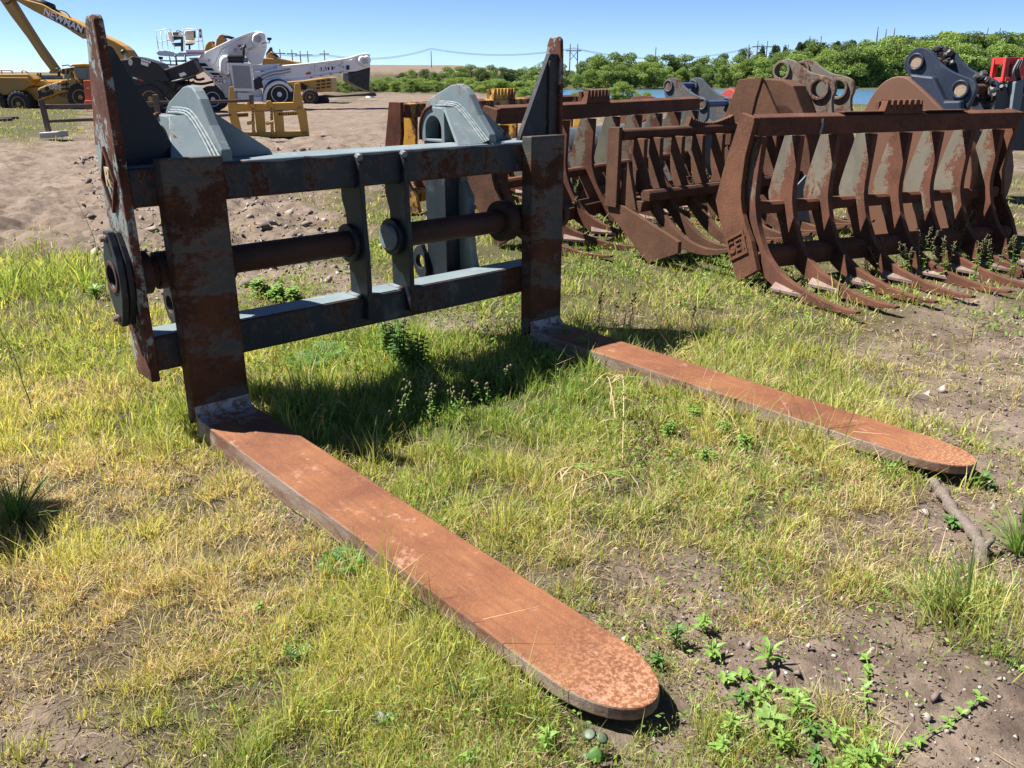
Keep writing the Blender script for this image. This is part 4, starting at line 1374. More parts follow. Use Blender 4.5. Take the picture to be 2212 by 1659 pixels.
wm.tube([(620, 420), (660, 330), (700, 260), (780, 240), (850, 180), (960, 130)], .46, .045, "guard_pipe", M_wht, incl, sm=2, **W8)
wm.tube([(940, 270), (1020, 240), (1112, 205)], .46, .05, "flange_pipe", M_wht, incl, **W8)
for c_ in ((1020, 165), (1015, 185), (1050, 150)):
    a_ = wm.l(r8(*c_), .3)
    MB().cyl((a_[0], .25, a_[1]), (a_[0], .5, a_[1]), .22, .28, 18).obj("drive_motor", M_wht, incl, .02, True)
hopr = wm.ext([(900, 300), (1110, 215), (1108, 260), (1060, 405), (975, 412), (930, 350)], .7, 2.0, "discharge_hopper", M_wht, bevel=.03, **W8)
wm.ext([(905, 305), (945, 300), (985, 405), (950, 395)], .62, .699, "hopper_shade_plate", M_wht, hopr, bevel=.01, **W8)
for c_, r_ in (((812, 268), 10), ((567, 372), 11)):
    p_ = [(c_[0] + r_ * math.cos(k), c_[1] + r_ * 1.2 * math.sin(k)) for k in np.linspace(0, 2 * PI, 15)[:-1]]
    wm.ext(p_, .45, .499, "inspection_ring", M_blk, incl, bevel=0, **W8)
    p_ = [(c_[0] + r_ * .6 * math.cos(k), c_[1] + r_ * .75 * math.sin(k)) for k in np.linspace(0, 2 * PI, 15)[:-1]]
    wm.ext(p_, .44, .449, "ring_centre", M_wht, incl, bevel=0, **W8)
wm.ext([(835, 228), (862, 220), (866, 238), (838, 246)], .47, .499, "label_plate", M_redr, incl, bevel=0, **W8)
# operator deck
dk = wm.ext([(75, 290), (235, 300), (525, 302), (525, 318), (360, 330), (235, 330), (100, 318)], -.1, 1.6, "deck", M_wht, bevel=.02, **W8)
wm.ext([(275, 296), (520, 298), (520, 306), (275, 304)], -.13, -.101, "reflector_strip", M_redr, dk, bevel=0, **W8)
wm.ext([(75, 280), (150, 275), (235, 290), (235, 300), (85, 300)], -.1, .2, "deck_step", M_wht, dk, bevel=.02, **W8)
def rail(pts, y, r=.022):
    wm.tube(pts, y, r, "hand_rail", M_wht, dk, mp=r8, n=6)
rail([(90, 285), (60, 95), (195, 60), (240, 265)], -.05)
rail([(75, 200), (215, 175)], -.05)
for a_, b_ in (((105, 84), (130, 280)), ((150, 72), (180, 275))):
    rail([a_, b_], -.05, .016)
rail([(330, 270), (320, 70), (490, 72), (515, 285)], -.05)
rail([(325, 190), (505, 186)], -.05)
rail([(455, 72), (470, 280)], -.05, .016)
rail([(345, 290), (520, 295)], -.05)
wm.ext([(340, 270), (520, 272), (525, 300), (345, 298)], -.06, -.03, "kick_plate", M_wht, dk, bevel=.005, **W8)
M_seat = paint_mat("tan_vinyl", (.55, .49, .38), .6, .08)
wm.ext([(335, 90), (415, 85), (430, 120), (432, 195), (345, 198), (333, 130)], .35, .55, "seat_back", M_seat, dk, bevel=.05, **W8)
wm.ext([(345, 196), (435, 194), (430, 210), (350, 212)], .1, .6, "seat_cushion", M_seat, dk, bevel=.04, **W8)
wm.ext([(340, 212), (435, 210), (410, 225), (350, 228)], .2, .55, "seat_base", M_blk, dk, **W8)
wm.ext([(372, 225), (388, 225), (390, 268), (370, 268)], .3, .4, "pedestal", M_blk, dk, **W8)
wm.ext([(170, 100), (205, 95), (240, 185), (205, 200), (190, 190)], .9, 1.1, "seat_back", M_seat, dk, bevel=.04, **W8)
wm.ext([(212, 205), (320, 200), (320, 235), (240, 240)], .7, 1.1, "seat_cushion", M_blk, dk, bevel=.03, **W8)
wm.ext([(215, 100), (285, 95), (320, 130), (320, 148), (225, 145)], .55, .8, "console", M_wht, dk, bevel=.02, **W8)
for k in range(4):
    wm.ext([(222 + 14 * k, 108), (232 + 14 * k, 107), (233 + 14 * k, 132), (223 + 14 * k, 133)], .53, .549, "console_gauge", M_blk, dk, bevel=0, **W8)
wm.ext([(222, 146), (320, 148), (322, 285), (300, 285), (300, 170), (235, 180)], .5, .8, "console_stand", M_blk, dk, **W8)
a_ = wm.l(r8(292, 110), .5)
MB().lathe([(.16, 0), (.18, .02), (.20, 0), (.18, -.02)], (a_[0], .5, a_[1]), (.4, .3, .85), 20, closed=True).obj("steering_wheel", M_blk, dk, 0, True)
wm.ext([(420, 90), (436, 88), (440, 158), (426, 160)], .3, .42, "arm_rest", M_blk, dk, bevel=.02, **W8)
wm.ext([(466, 78), (488, 76), (494, 158), (472, 158)], -.09, -.055, "sign_plate", M_redr, dk, bevel=.004, **W8)
wm.ext([(468, 100), (490, 98), (492, 128), (471, 130)], -.095, -.091, "sign_label", M_wht, dk, bevel=0, **W8)
for x_ in (255, 345):
    wm.tube([(x_ - 10, 318), (x_ + 30, 590)], -.15, .045, "ladder_rail", M_blk, mp=r8)
for k in range(5):
    wm.tube([(262 + 7 * k, 375 + 55 * k), (352 + 7 * k, 372 + 52 * k)], -.15, .035, "ladder_rung", M_blk, mp=r8)
wm.ext([(85, 332), (130, 336), (128, 362), (92, 360)], -.1, .1, "deck_lamp", M_blk, bevel=.02, **W8)
for p_ in ([(100, 360), (115, 410)], [(190, 335), (205, 420)], [(110, 372), (330, 378)], [(120, 405), (255, 412)]):
    wm.tube(p_, -.05, .03, "step_rail", M_wht, mp=r8)
# engine side: radiator, exhaust, air cleaner
rad = wm.ext([(745, 390), (960, 395), (990, 660), (795, 660)], -.25, .6, "radiator_frame", M_wht, bevel=.03, **W8)
wm.ext([(780, 417), (945, 422), (970, 635), (806, 632)], -.275, -.252, "radiator_grille", M_grille, rad, bevel=0, **W8)
wm.tube([(735, 485), (700, 480), (692, 400), (700, 358), (735, 352)], .0, .17, "air_duct", M_wht, mp=r8, n=12, sm=2)
a_, b_ = wm.l(r8(735, 358), .1), wm.l(r8(885, 358), .1)
MB().cyl((a_[0], .1, a_[1]), (b_[0], .1, b_[1]), .26, n=20).obj("air_cleaner", M_blk, wm.t, .03, True)
wm.tube([(880, 375), (890, 300), (885, 250), (910, 235)], .1, .07, "exhaust", M_blk, mp=r8)
wm.ext([(850, 260), (905, 205), (918, 245), (870, 272)], .15, .35, "exhaust_guard", M_blk, bevel=.02, **W8)
wm.ext([(880, 345), (935, 350), (930, 390), (870, 388)], .0, .5, "engine_top", M_glass, bevel=.03, **W8)
# flag, lettering and labels on the ladder frame plate
wm.ext([(605, 515), (640, 515), (640, 530), (608, 530)], .08, .099, "label_plate", M_redr, frm, bevel=0, **W8)
wm.ext([(652, 516), (690, 516), (690, 530), (655, 530)], .08, .099, "label_plate", M_navyP, frm, bevel=0, **W8)
fl = wm.ext([(720, 500), (756, 500), (757, 528), (724, 528)], .075, .099, "flag", M_wht, frm, bevel=0, **W8)
for k in range(4):
    wm.ext([(721, 502 + 7 * k), (756, 502 + 7 * k), (756, 505.5 + 7 * k), (721, 505.5 + 7 * k)], .066, .074, "flag_stripe", M_redr, fl, bevel=0, **W8)
wm.ext([(720, 500), (737, 500), (738, 514), (721, 514)], .058, .065, "flag_canton", M_navyP, fl, bevel=0, **W8)
a_ = wm.l(r8(655, 560), .09)
text_mesh("TX222", .26, M_blk, "number", frm, Matrix.Translation((a_[0], .088, a_[1])) @ Matrix.Rotation(PI / 2, 4, 'X'), .004, .004)
wm.ext([(690, 542), (733, 542), (735, 592), (694, 592)], .08, .099, "document_frame", M_blk, frm, bevel=0, **W8)
wm.ext([(694, 547), (729, 547), (731, 588), (698, 588)], .07, .079, "document_sheet", M_wht, frm, bevel=0, **W8)
# rear conveyor boom
cb = wm.ext([(980, 470), (1060, 480), (1180, 445), (1320, 425), (1560, 405), (1860, 365), (1900, 360), (1960, 330), (2040, 310), (2080, 330), (2085, 420), (2080, 435), (1960, 470), (1870, 480), (1700, 500), (1450, 545), (1240, 570), (1060, 590), (990, 540)], .5, 1.9, "conveyor_boom", M_wht, bevel=.04, **W8)
wm.tube([(1200, 432), (1420, 412), (1560, 398), (1860, 358), (1910, 345), (1980, 318), (2050, 308), (2078, 325)], .47, .06, "boom_pipe", M_wht, cb, sm=1, **W8)
wm.tube([(1250, 562), (1450, 545), (1700, 500), (1870, 480)], .47, .05, "boom_pipe", M_wht, cb, **W8)
for k in range(9):
    x_ = 1470 + 46 * k
    wm.ext([(x_, 538 - 8 * k), (x_ + 24, 534 - 8 * k), (x_ + 24, 542 - 8 * k), (x_, 546 - 8 * k)], .40, .42, "reflector", M_redr if k % 2 else M_wht, cb, bevel=0, **W8)
for x_ in (1560, 1700, 1820):
    wm.tube([(x_, 402 - (x_ - 1560) * .13), (x_ + 3, 522 - (x_ - 1560) * .14)], .48, .03, "rib", M_wht, cb, **W8)
sg = wm.ext([(1612, 442), (1750, 425), (1752, 455), (1616, 474)], .46, .499, "name_board", M_navyP, cb, bevel=0, **W8)
la, lb = wm.l(r8(1618, 456), .46), wm.l(r8(1748, 440), .46)
text_mesh("ROADTEC", .40, M_wht, "name_letters", sg, Matrix.Translation(((la[0] + lb[0]) / 2, .452, (la[1] + lb[1]) / 2)) @ Matrix.Rotation(-math.atan2(lb[1] - la[1], lb[0] - la[0]), 4, 'Y') @ Matrix.Rotation(PI / 2, 4, 'X'), .006, .008)
wm.ext([(1478, 485), (1522, 480), (1524, 500), (1480, 505)], .46, .499, "label_plate", M_redr, cb, bevel=0, **W8)
for c_, r_ in (((1800, 420), 12), ((1822, 432), 11), ((1552, 465), 9), ((1268, 505), 9)):
    p_ = [(c_[0] + r_ * math.cos(k), c_[1] + r_ * math.sin(k)) for k in np.linspace(0, 2 * PI, 15)[:-1]]
    wm.ext(p_, .45, .499, "inspection_ring", M_blk, cb, bevel=0, **W8)
    p_ = [(c_[0] + r_ * .6 * math.cos(k), c_[1] + r_ * .6 * math.sin(k)) for k in np.linspace(0, 2 * PI, 15)[:-1]]
    wm.ext(p_, .44, .449, "ring_centre", M_wht, cb, bevel=0, **W8)
wm.ext([(1858, 420), (1885, 415), (1890, 455), (1862, 460)], .42, .499, "bracket", M_blk, cb, **W8)
for c_ in ((2010, 372), (2030, 385), (2050, 368)):
    a_ = wm.l(r8(*c_), .35)
    MB().cyl((a_[0], .25, a_[1]), (a_[0], .5, a_[1]), .2, .26, 18).obj("drive_motor", M_wht, cb, .02, True)
for k in range(4):
    wm.tube([(1060, 520 + 14 * k), (1150, 478 + 14 * k), (1250, 470 + 12 * k), (1330, 450 + 12 * k)], .42, .035, "hydraulic_hose", M_wht if k % 2 else M_grille, cb, sm=2, **W8)
wm.ext([(1180, 450), (1240, 415), (1310, 430), (1330, 455), (1200, 465)], .7, 1.5, "boom_pivot", M_blk, bevel=.03, **W8)
wm.tube([(1205, 455), (1240, 425), (1300, 445), (1330, 430)], .5, .06, "pivot_pipe", M_wht, mp=r8, sm=2)
wm.ext([(1880, 482), (1965, 470), (2085, 435), (2072, 660), (2020, 640), (1900, 580), (1878, 560)], .55, 1.85, "rubber_chute", M_blk, bevel=.03, **W8)
wm.ext([(985, 560), (1040, 520), (1080, 560), (1090, 620), (1000, 650)], .35, .9, "hydraulic_block", M_blk, bevel=.02, **W8)
wm.ext([(1060, 560), (1240, 530), (1300, 570), (1180, 580), (1080, 640)], .3, 1.0, "axle_box", M_wht, bevel=.03, **W8)
wm.tube([(1090, 800), (1085, 720), (1105, 640), (1160, 590), (1230, 572), (1300, 600), (1345, 660)], .0, .09, "wheel_arch", M_wht, mp=r8, n=8, sm=2)
wm.ext([(830, 670), (945, 678), (945, 740), (835, 735)], .0, .5, "step_box", M_wht, bevel=.02, **W8)
wm.ext([(985, 712), (1065, 712), (1065, 758), (985, 758)], .1, .6, "tool_box", M_wht, bevel=.02, **W8)
wm.wheel((600, 735), 28.5, -.2, .75, M_tyre, M_rimW, r8, 0)
wm.wheel((1228, 690), 27, .0, .75, M_tyre, M_rimW, r8, 0)
wm.wheel((640, 720), 27, 1.9, .75, M_tyre, M_rimW, r8, 0)
wm.wheel((1260, 690), 25, 1.9, .75, M_tyre, M_rimW, r8, 0)
for p_ in ([(120, 600), (300, 560), (480, 600), (600, 570)], [(390, 500), (450, 560), (520, 540)]):
    wm.tube(p_, .1, .06, "tow_hose", M_blk, mp=r8, sm=2)
wm.ext([(870, 125), (890, 122), (892, 142), (874, 145)], .6, .75, "beacon", paint_mat("amber_lens", (.75, .30, .02), .3, .05), bevel=.01, **W8)
wm.tube([(1128, 210), (1132, 180)], .6, .03, "lamp_post", M_blk, mp=r8)
wm.ext([(1113, 153), (1155, 155), (1152, 180), (1116, 178)], .5, .7, "flood_lamp", M_blk, bevel=.02, **W8)
wm.ext([(960, 415), (1235, 400), (1180, 470), (980, 470)], .9, 1.8, "rear_hopper", M_wht, bevel=.03, **W8)

# ---------- yellow excavator and engine body behind the white machine
yb = Side("tracked_excavator", "yellow excavator mostly hidden behind the white paving machine, engine body and track showing", "excavator", (650, 226), 6, Y=55)
yb.P.z = 0
Y8 = dict(mp=r8)
eng = yb.ext([(1290, 570), (1450, 560), (1690, 525), (1720, 530), (1730, 665), (1560, 670), (1330, 660)], .0, 3.0, "engine_body", M_cat, bevel=.05, **Y8)
for k in range(3):
    for j in range(3):
        yb.ext([(1575 + 48 * j, 560 + 32 * k - 6 * j), (1612 + 48 * j, 556 + 32 * k - 6 * j), (1612 + 48 * j, 572 + 32 * k - 6 * j), (1575 + 48 * j, 576 + 32 * k - 6 * j)], -.03, -.002, "louvre", M_blk, eng, bevel=0, **Y8)
yb.ext([(1065, 345), (1240, 350), (1400, 385), (1410, 410), (1060, 420)], .5, 2.5, "bonnet", M_cat2, bevel=.05, **Y8)
yb.ext([(1100, 300), (1140, 240), (1145, 280), (1210, 345), (1100, 350)], .8, 1.6, "boom_knuckle", M_rake2, bevel=.03, **Y8)
yb.ext([(1120, 300), (1160, 290), (1215, 345), (1100, 348)], .7, 1.7, "boom_foot", M_cat, bevel=.03, **Y8)
yb.tube([(1140, 290), (1215, 335)], .6, .07, "cylinder_rod", M_black, **Y8)
yb.ext([(620, 240), (630, 170), (660, 125), (685, 120), (715, 190), (750, 200), (740, 260)], .9, 1.8, "boom_top", M_cat, bevel=.05, **Y8)
yb.tube([(690, 130), (800, 165)], 1.3, .09, "cylinder_rod", M_black, **Y8)
yb.ext([(515, 280), (530, 220), (560, 185), (585, 190), (600, 270)], .9, 1.8, "boom_top", M_cat, bevel=.05, **Y8)
yb.tube([(575, 195), (615, 205)], 1.3, .08, "cylinder_rod", M_black, **Y8)
yb.ext([(1430, 575), (1480, 600), (1470, 650), (1430, 640)], -.3, .3, "recess_shade", M_dark, bevel=0, **Y8)  # black block painted in for a shaded hollow
yb.ext([(1560, 710), (1660, 700), (1692, 745), (1680, 790), (1600, 800), (1560, 790)], .3, 1.0, "track", M_tyre, bevel=.1, **Y8)
yb.wheel((1512, 715), 18, -.5, .7, M_tyre, M_rimY, r8, 18)

# ---------- yellow fork frame standing on the mud
yf = Side("pallet_fork_frame", "yellow steel fork frame with two hooks, standing on the muddy yard", "fork frame", (500, 296), 14)
yf.P.z = float(gz(yf.P.x, yf.P.y))
r9 = lambda x, y: r1(x, y)
M_yf = paint_mat("golden_yellow_paint", (.50, .29, .045), .45, .1, (.25, .13, .05), .3, 3)
yf.ext([(1312, 600), (1745, 588), (1750, 630), (1315, 644)], .0, .3, "top_bar", M_yf, mp=r9)
yf.ext([(1345, 765), (1780, 755), (1782, 785), (1350, 800)], .0, .3, "bottom_bar", M_yf, mp=r9)
yf.ext([(1312, 640), (1362, 640), (1395, 770), (1345, 775)], .0, .28, "upright", M_yf, mp=r9)
yf.ext([(1725, 600), (1765, 640), (1782, 770), (1735, 775), (1708, 630)], .0, .28, "upright", M_yf, mp=r9)
for pts_ in ([(1320, 500), (1345, 498), (1352, 560), (1368, 570), (1366, 600), (1310, 610), (1318, 570)], [(1697, 480), (1725, 476), (1735, 545), (1745, 560), (1740, 596), (1688, 592), (1692, 540)]):
    yf.ext(pts_, .0, .06, "horn", M_yf, mp=r9)
    yf.ext(pts_, .11, .17, "horn", M_yf, mp=r9)
for x_ in (1440, 1548):
    hk = yf.ext([(x_ - 18, 605), (x_ - 18, 590), (x_ - 5, 578), (x_ + 12, 580), (x_ + 24, 595), (x_ + 26, 640), (x_ + 20, 720), (x_ + 40, 780), (x_ + 25, 785), (x_ + 10, 730), (x_ + 12, 620), (x_, 600), (x_ - 8, 605)], -.09, -.004, "hook_plate", M_yf, mp=r9)
    yf.ext([(x_ + 8, 640), (x_ + 24, 640), (x_ + 30, 780), (x_ + 12, 785)], -.05, -.004, "upright", M_yf, mp=r9)
    for k in range(6):
        yf.ext([(x_ + 10, 625 + 16 * k), (x_ + 22, 625 + 16 * k), (x_ + 22, 631 + 16 * k), (x_ + 10, 631 + 16 * k)], -.10, -.091, "rust_slot", M_rake, hk, mp=r9, bevel=0)
    yf.ext([(x_ + 26, 640), (x_ + 82, 640), (x_ + 92, 770), (x_ + 40, 775)], .02, .20, "back_plate", M_yf, mp=r9)
    a_ = yf.l(r9(x_ + 16, 712), -.1)
    MB().cyl((a_[0] - .16, -.11, a_[1]), (a_[0] + .06, -.11, a_[1] + .05), .05, n=10).obj("hook_pin", M_yf, yf.t, .005, True)
for a_, b_ in (((1352, 655), (1430, 650)), ((1600, 648), (1725, 640))):
    yf.ext([a_, b_, (b_[0], b_[1] + 22), (a_[0], a_[1] + 22)], .02, .08, "tooth_rail", M_yf, mp=r9)
    for k in range(9):
        x_ = a_[0] + (b_[0] - a_[0]) * (k + .5) / 9
        yf.ext([(x_ - 2.5, a_[1] + 2), (x_ + 2.5, a_[1] + 2), (x_ + 2.5, a_[1] + 16), (x_ - 2.5, a_[1] + 16)], .005, .0195, "slot_shade", M_dark, mp=r9, bevel=0)  # dark strip, the shade in a slot painted on

# ---------- timber rail fence
M_wood = rust_mat("weathered_timber", (.065, .052, .045), (.13, .11, .095), (.20, .175, .155), 4, .9, .3)
M_conc = paint_mat("concrete", (.42, .40, .37), .9, .12, (.25, .22, .18), .4, 6)
fn = Side("rail_fence", "weathered grey two-rail timber fence across the yard", "fence", (104, 290), -1, Y=24.2)
fn.P.z = 0
for pts_, nm in (([(217, 572), (240, 570), (285, 758), (262, 765)], "post"), ([(876, 545), (902, 545), (925, 740), (905, 745)], "post"), ([(1432, 545), (1452, 545), (1455, 600), (1435, 600)], "post")):
    fn.ext(pts_, 0, .13, nm, M_wood, mp=r1, bevel=.01)
for pts_ in ([(250, 603), (530, 598), (530, 622), (252, 630)], [(270, 692), (540, 680), (540, 698), (272, 708)], [(840, 585), (1010, 580), (1010, 598), (840, 603)], [(880, 663), (990, 655), (990, 668), (882, 676)],
             [(1215, 578), (1320, 575), (1320, 592), (1215, 597)], [(1250, 660), (1330, 655), (1330, 670), (1250, 676)], [(600, 597), (840, 588), (840, 604), (600, 616)], [(600, 680), (880, 664), (880, 678), (600, 696)], [(1320, 576), (1432, 572), (1432, 588), (1320, 592)],
             [(990, 655), (1250, 660), (1250, 676), (990, 670)], [(1010, 580), (1215, 578), (1215, 597), (1010, 598)]):
    fn.ext(pts_, .131, .19, "rail", M_wood, mp=r1, bevel=.008)
cbk = Side("concrete_block", "squat concrete block at the foot of the leaning fence post", "concrete block", (104, 297), -1, Y=24.0)
cbk.P.z = 0
cbk.ext([(222, 765), (330, 758), (340, 792), (228, 798)], -.05, .5, "block", M_conc, mp=r1, bevel=.02)
for k, (x0_, x1_, y_) in enumerate(((0, 105, 690), (-20, 70, 700))):
    a_, b_ = G(r1(x0_, y_ + 6)), G(r1(x1_, y_))
    st = thing("timber_pole", ["long grey timber pole lying in the grass at the left edge, the longer of two", "short grey timber pole lying in the grass at the left edge, the nearer of two"][k], "timber", (a_.x, a_.y, 0))
    MB().tube([(0, 0, .08), (b_.x - a_.x, b_.y - a_.y, .08)], .06, 8).obj("pole", M_wood, st, 0, True)
# a low dark berm fabric by the far machines and a white cone foot
sf = Side("silt_fence", "black sagging silt fence fabric along the far edge of the mud", "silt fence", (760, 218), 5)
sf.ext([(1500, 690), (1560, 705), (1650, 690), (1760, 700), (1900, 690), (2010, 682), (2120, 668), (2135, 690), (2140, 705), (1980, 705), (1850, 712), (1700, 720), (1580, 725)], 0, .5, "fabric", M_blk, mp=r8, bevel=.05)
cn = Side("marker_cap", "small white marker cap on the grass near the silt fence", "marker", r8(2082, 720), 0)
MB().lathe([(.01, .0), (.35, .0), (.30, .12), (.12, .22), (.10, .35), (.01, .36)], (0, 0, 0), (0, 0, 1), 16).obj("cap", M_wht, cn.t, 0, True)
# ================================================================== trees, shrubs, poles
M_leaf = leaf_mat("tree_leaves", trans=.3)
M_bark = rust_mat("bark", (.05, .04, .03), (.10, .08, .06), (.16, .13, .10), 3, .95, .3)
GREENS = {'bright': ((.105, .185, .038), (.230, .315, .085)), 'mid': ((.075, .135, .034), (.165, .240, .070)), 'dark': ((.042, .080, .028), (.095, .145, .050)), 'pine': ((.022, .048, .020), (.050, .085, .030))}

def card_mesh(name, P, S, C, N=None):
    """leaf sprays: one bent quad pair per spray"""
    n = len(P)
    d1 = rng.normal(size=(n, 3)); d1 /= np.linalg.norm(d1, axis=1)[:, None]
    d2 = rng.normal(size=(n, 3)); d2 -= d1 * (d1 * d2).sum(1)[:, None]; d2 /= np.linalg.norm(d2, axis=1)[:, None]
    nn = np.cross(d1, d2)
    s = S[:, None]
    v = np.stack([P - d1 * s, P + d2 * s * .45 + nn * s * .15, P + d1 * s, P - d2 * s * .45 + nn * s * .15], 1).reshape(-1, 3)
    me = bpy.data.meshes.new(name)
    me.vertices.add(4 * n)
    me.vertices.foreach_set("co", v.ravel())
    idx = np.arange(4 * n).reshape(n, 4)[:, [0, 1, 2, 0, 2, 3]].reshape(-1)
    me.loops.add(6 * n)
    me.loops.foreach_set("vertex_index", idx)
    me.polygons.add(2 * n)
    me.polygons.foreach_set("loop_start", np.arange(2 * n) * 3)
    me.update()
    a = me.color_attributes.new("Col", 'FLOAT_COLOR', 'POINT')
    c = np.ones((4 * n, 4))
    c[:, :3] = np.repeat(C, 4, 0)
    a.data.foreach_set("color", c.ravel())
    me.materials.append(M_leaf)
    return me

def crown_mesh(seed, kind, h, wd, n, size, low=.08):
    r = np.random.default_rng(seed)
    lobes = []
    k = 30
    for i in range(k):
        t = r.uniform(low, .92)
        rad = wd * .5 * (math.sin(PI * min(1, .15 + t * .88)) ** .7)
        a = r.uniform(0, 2 * PI)
        d = rad * r.uniform(.25, .85)
        lobes.append((d * math.cos(a), d * math.sin(a), h * t, wd * r.uniform(.10, .19), h * r.uniform(.07, .15)))
    lobes.append((0, 0, h * .88, wd * .17, h * .11))
    L = np.array(lobes)
    w_ = L[:, 3] ** 2
    pick = r.choice(len(L), n, p=w_ / w_.sum())
    d = r.normal(size=(n, 3)); d /= np.linalg.norm(d, axis=1)[:, None]
    rr = r.uniform(.35, 1, n) ** .5
    P = np.stack([L[pick, 0] + d[:, 0] * L[pick, 3] * rr, L[pick, 1] + d[:, 1] * L[pick, 3] * rr, L[pick, 2] + d[:, 2] * L[pick, 4] * rr], 1)
    P[:, 2] = np.maximum(P[:, 2], h * .02)
    c0, c1 = (np.array(x) for x in GREENS[kind])
    lob = r.uniform(0, 1, len(L))[pick]
    f = np.clip(lob * .6 + r.uniform(0, .55, n), 0, 1)[:, None]
    C = c0 * (1 - f) + c1 * f
    return card_mesh("crown", P, size * r.uniform(.6, 1.3, n), C)

def trunk_mesh(seed, h, wd):
    r = random.Random(seed)
    m = MB()
    top = Vector((r.uniform(-.1, .1) * wd, r.uniform(-.1, .1) * wd, h * .72))
    m.tube([(0, 0, -.2), (0, 0, h * .2), top * .6, top], [h * .026, h * .022, h * .014, h * .006], 7)
    for k in range(4):
        a = r.uniform(0, 2 * PI)
        z = h * r.uniform(.22, .5)
        m.tube([(0, 0, z), (math.cos(a) * wd * .2, math.sin(a) * wd * .2, z + h * .14), (math.cos(a) * wd * .33, math.sin(a) * wd * .33, z + h * .28)], [h * .011, h * .008, h * .003], 5)
    me = bpy.data.meshes.new("trunk")
    me.from_pydata(m.v, [], m.f)
    me.materials.append(M_bark)
    return me

PROTO = {}
for kind, n in (('bright', 3), ('mid', 3), ('dark', 2), ('pine', 2)):
    for i in range(n):
        sd = hash((len(kind), i)) % 1000 + ord(kind[0])
        PROTO[(kind, i)] = (crown_mesh(sd, kind, 1.0, 1.15 if kind != 'pine' else .75, 6500, .026, .02 if kind != 'pine' else .35), trunk_mesh(sd, 1.0, 1.0))

def tree(kind, var, x, y, h, wid, label, group, name="broadleaf_tree"):
    z = float(gz(x, y))
    t = thing(name, label, "tree" if h > 2.6 else "shrub", (x, y, max(z, LAKE_Z - .1) if y > 40 else z), random.uniform(0, 6.28), group)
    cm, tm = PROTO[(kind, var)]
    for nm, me in (("crown", cm), ("trunk", tm)):
        o = bpy.data.objects.new(nm, me)
        COL.objects.link(o)
        o.parent = t
        o.scale = (wid, wid, h)
    return t

def tx(px, Y):
    return AT((px, 170), Y).x

TL = {'bright': "bright green leafy tree in the dense row on the far lake shore", 'mid': "mid-green bushy tree in the dense row on the far lake shore",
      'dark': "dark green round tree in the tree belt beyond the lake", 'pine': "tall dark pine with bare lower trunk in the tree belt beyond the lake"}
GR = "trees along the far shore"
rt = random.Random(3)
# skyline of the far belt, in the survey picture: (x, y of tree tops)
def skyline(x):
    return np.interp(x, [860, 940, 1000, 1100, 1180, 1240, 1300, 1400, 1500, 1600, 1700, 1760, 1850, 1950, 2030, 2100, 2212, 2300],
                     [158, 150, 146, 142, 140, 136, 128, 120, 126, 122, 112, 104, 98, 90, 84, 92, 90, 88])
# front row right on the shore
x = 1185
while x < 2290:
    Y = 134 + .42 * max(0, tx(x, 150) - 10) + rt.uniform(0, 3)
    d = Y * math.cos(PITCH)
    top = skyline(x) + rt.uniform(14, 30)
    h = (190 - top) * d / FPX * 1.08
    wd = h * rt.uniform(.95, 1.3)
    k = rt.choice(['bright', 'bright', 'bright', 'mid'])
    tree(k, rt.randrange(3), tx(x, Y), Y, h, wd, TL[k] + ", leaning over the water" if False else TL[k], GR)
    x += rt.uniform(20, 34)
x = 1180
while x < 2290:
    Y = 150 + .42 * max(0, tx(x, 150) - 10) + rt.uniform(0, 6)
    h = (188 - skyline(x) + rt.uniform(-8, 6)) * Y * math.cos(PITCH) / FPX * 1.05
    k = rt.choice(['mid', 'bright', 'mid', 'dark'])
    tree(k, rt.randrange(2), tx(x, Y), Y, h, h * rt.uniform(.9, 1.25), TL[k], GR)
    x += rt.uniform(30, 46)
for x_, top in ((1272, 128), (1290, 130), (1338, 124), (1455, 128), (1560, 120), (1605, 112), (1640, 108), (1668, 104), (1690, 108), (1720, 98), (1742, 96), (1770, 100), (1800, 96), (1830, 94), (1860, 98), (1900, 96), (1935, 92), (1960, 90), (1990, 92), (2030, 80), (2060, 92), (2090, 88), (2150, 92), (2190, 88)):
    Y = 185 + .42 * max(0, tx(x_, 150) - 10)
    h = (184 - top) * Y * math.cos(PITCH) / FPX
    k = 'pine' if 1600 < x_ < 1990 and rt.random() < .6 else ('bright' if x_ == 2030 else 'dark')
    tree(k, rt.randrange(2), tx(x_, Y), Y, h, h * (.55 if k == 'pine' else .8), TL[k], GR, "pine_tree" if k == 'pine' else "broadleaf_tree")
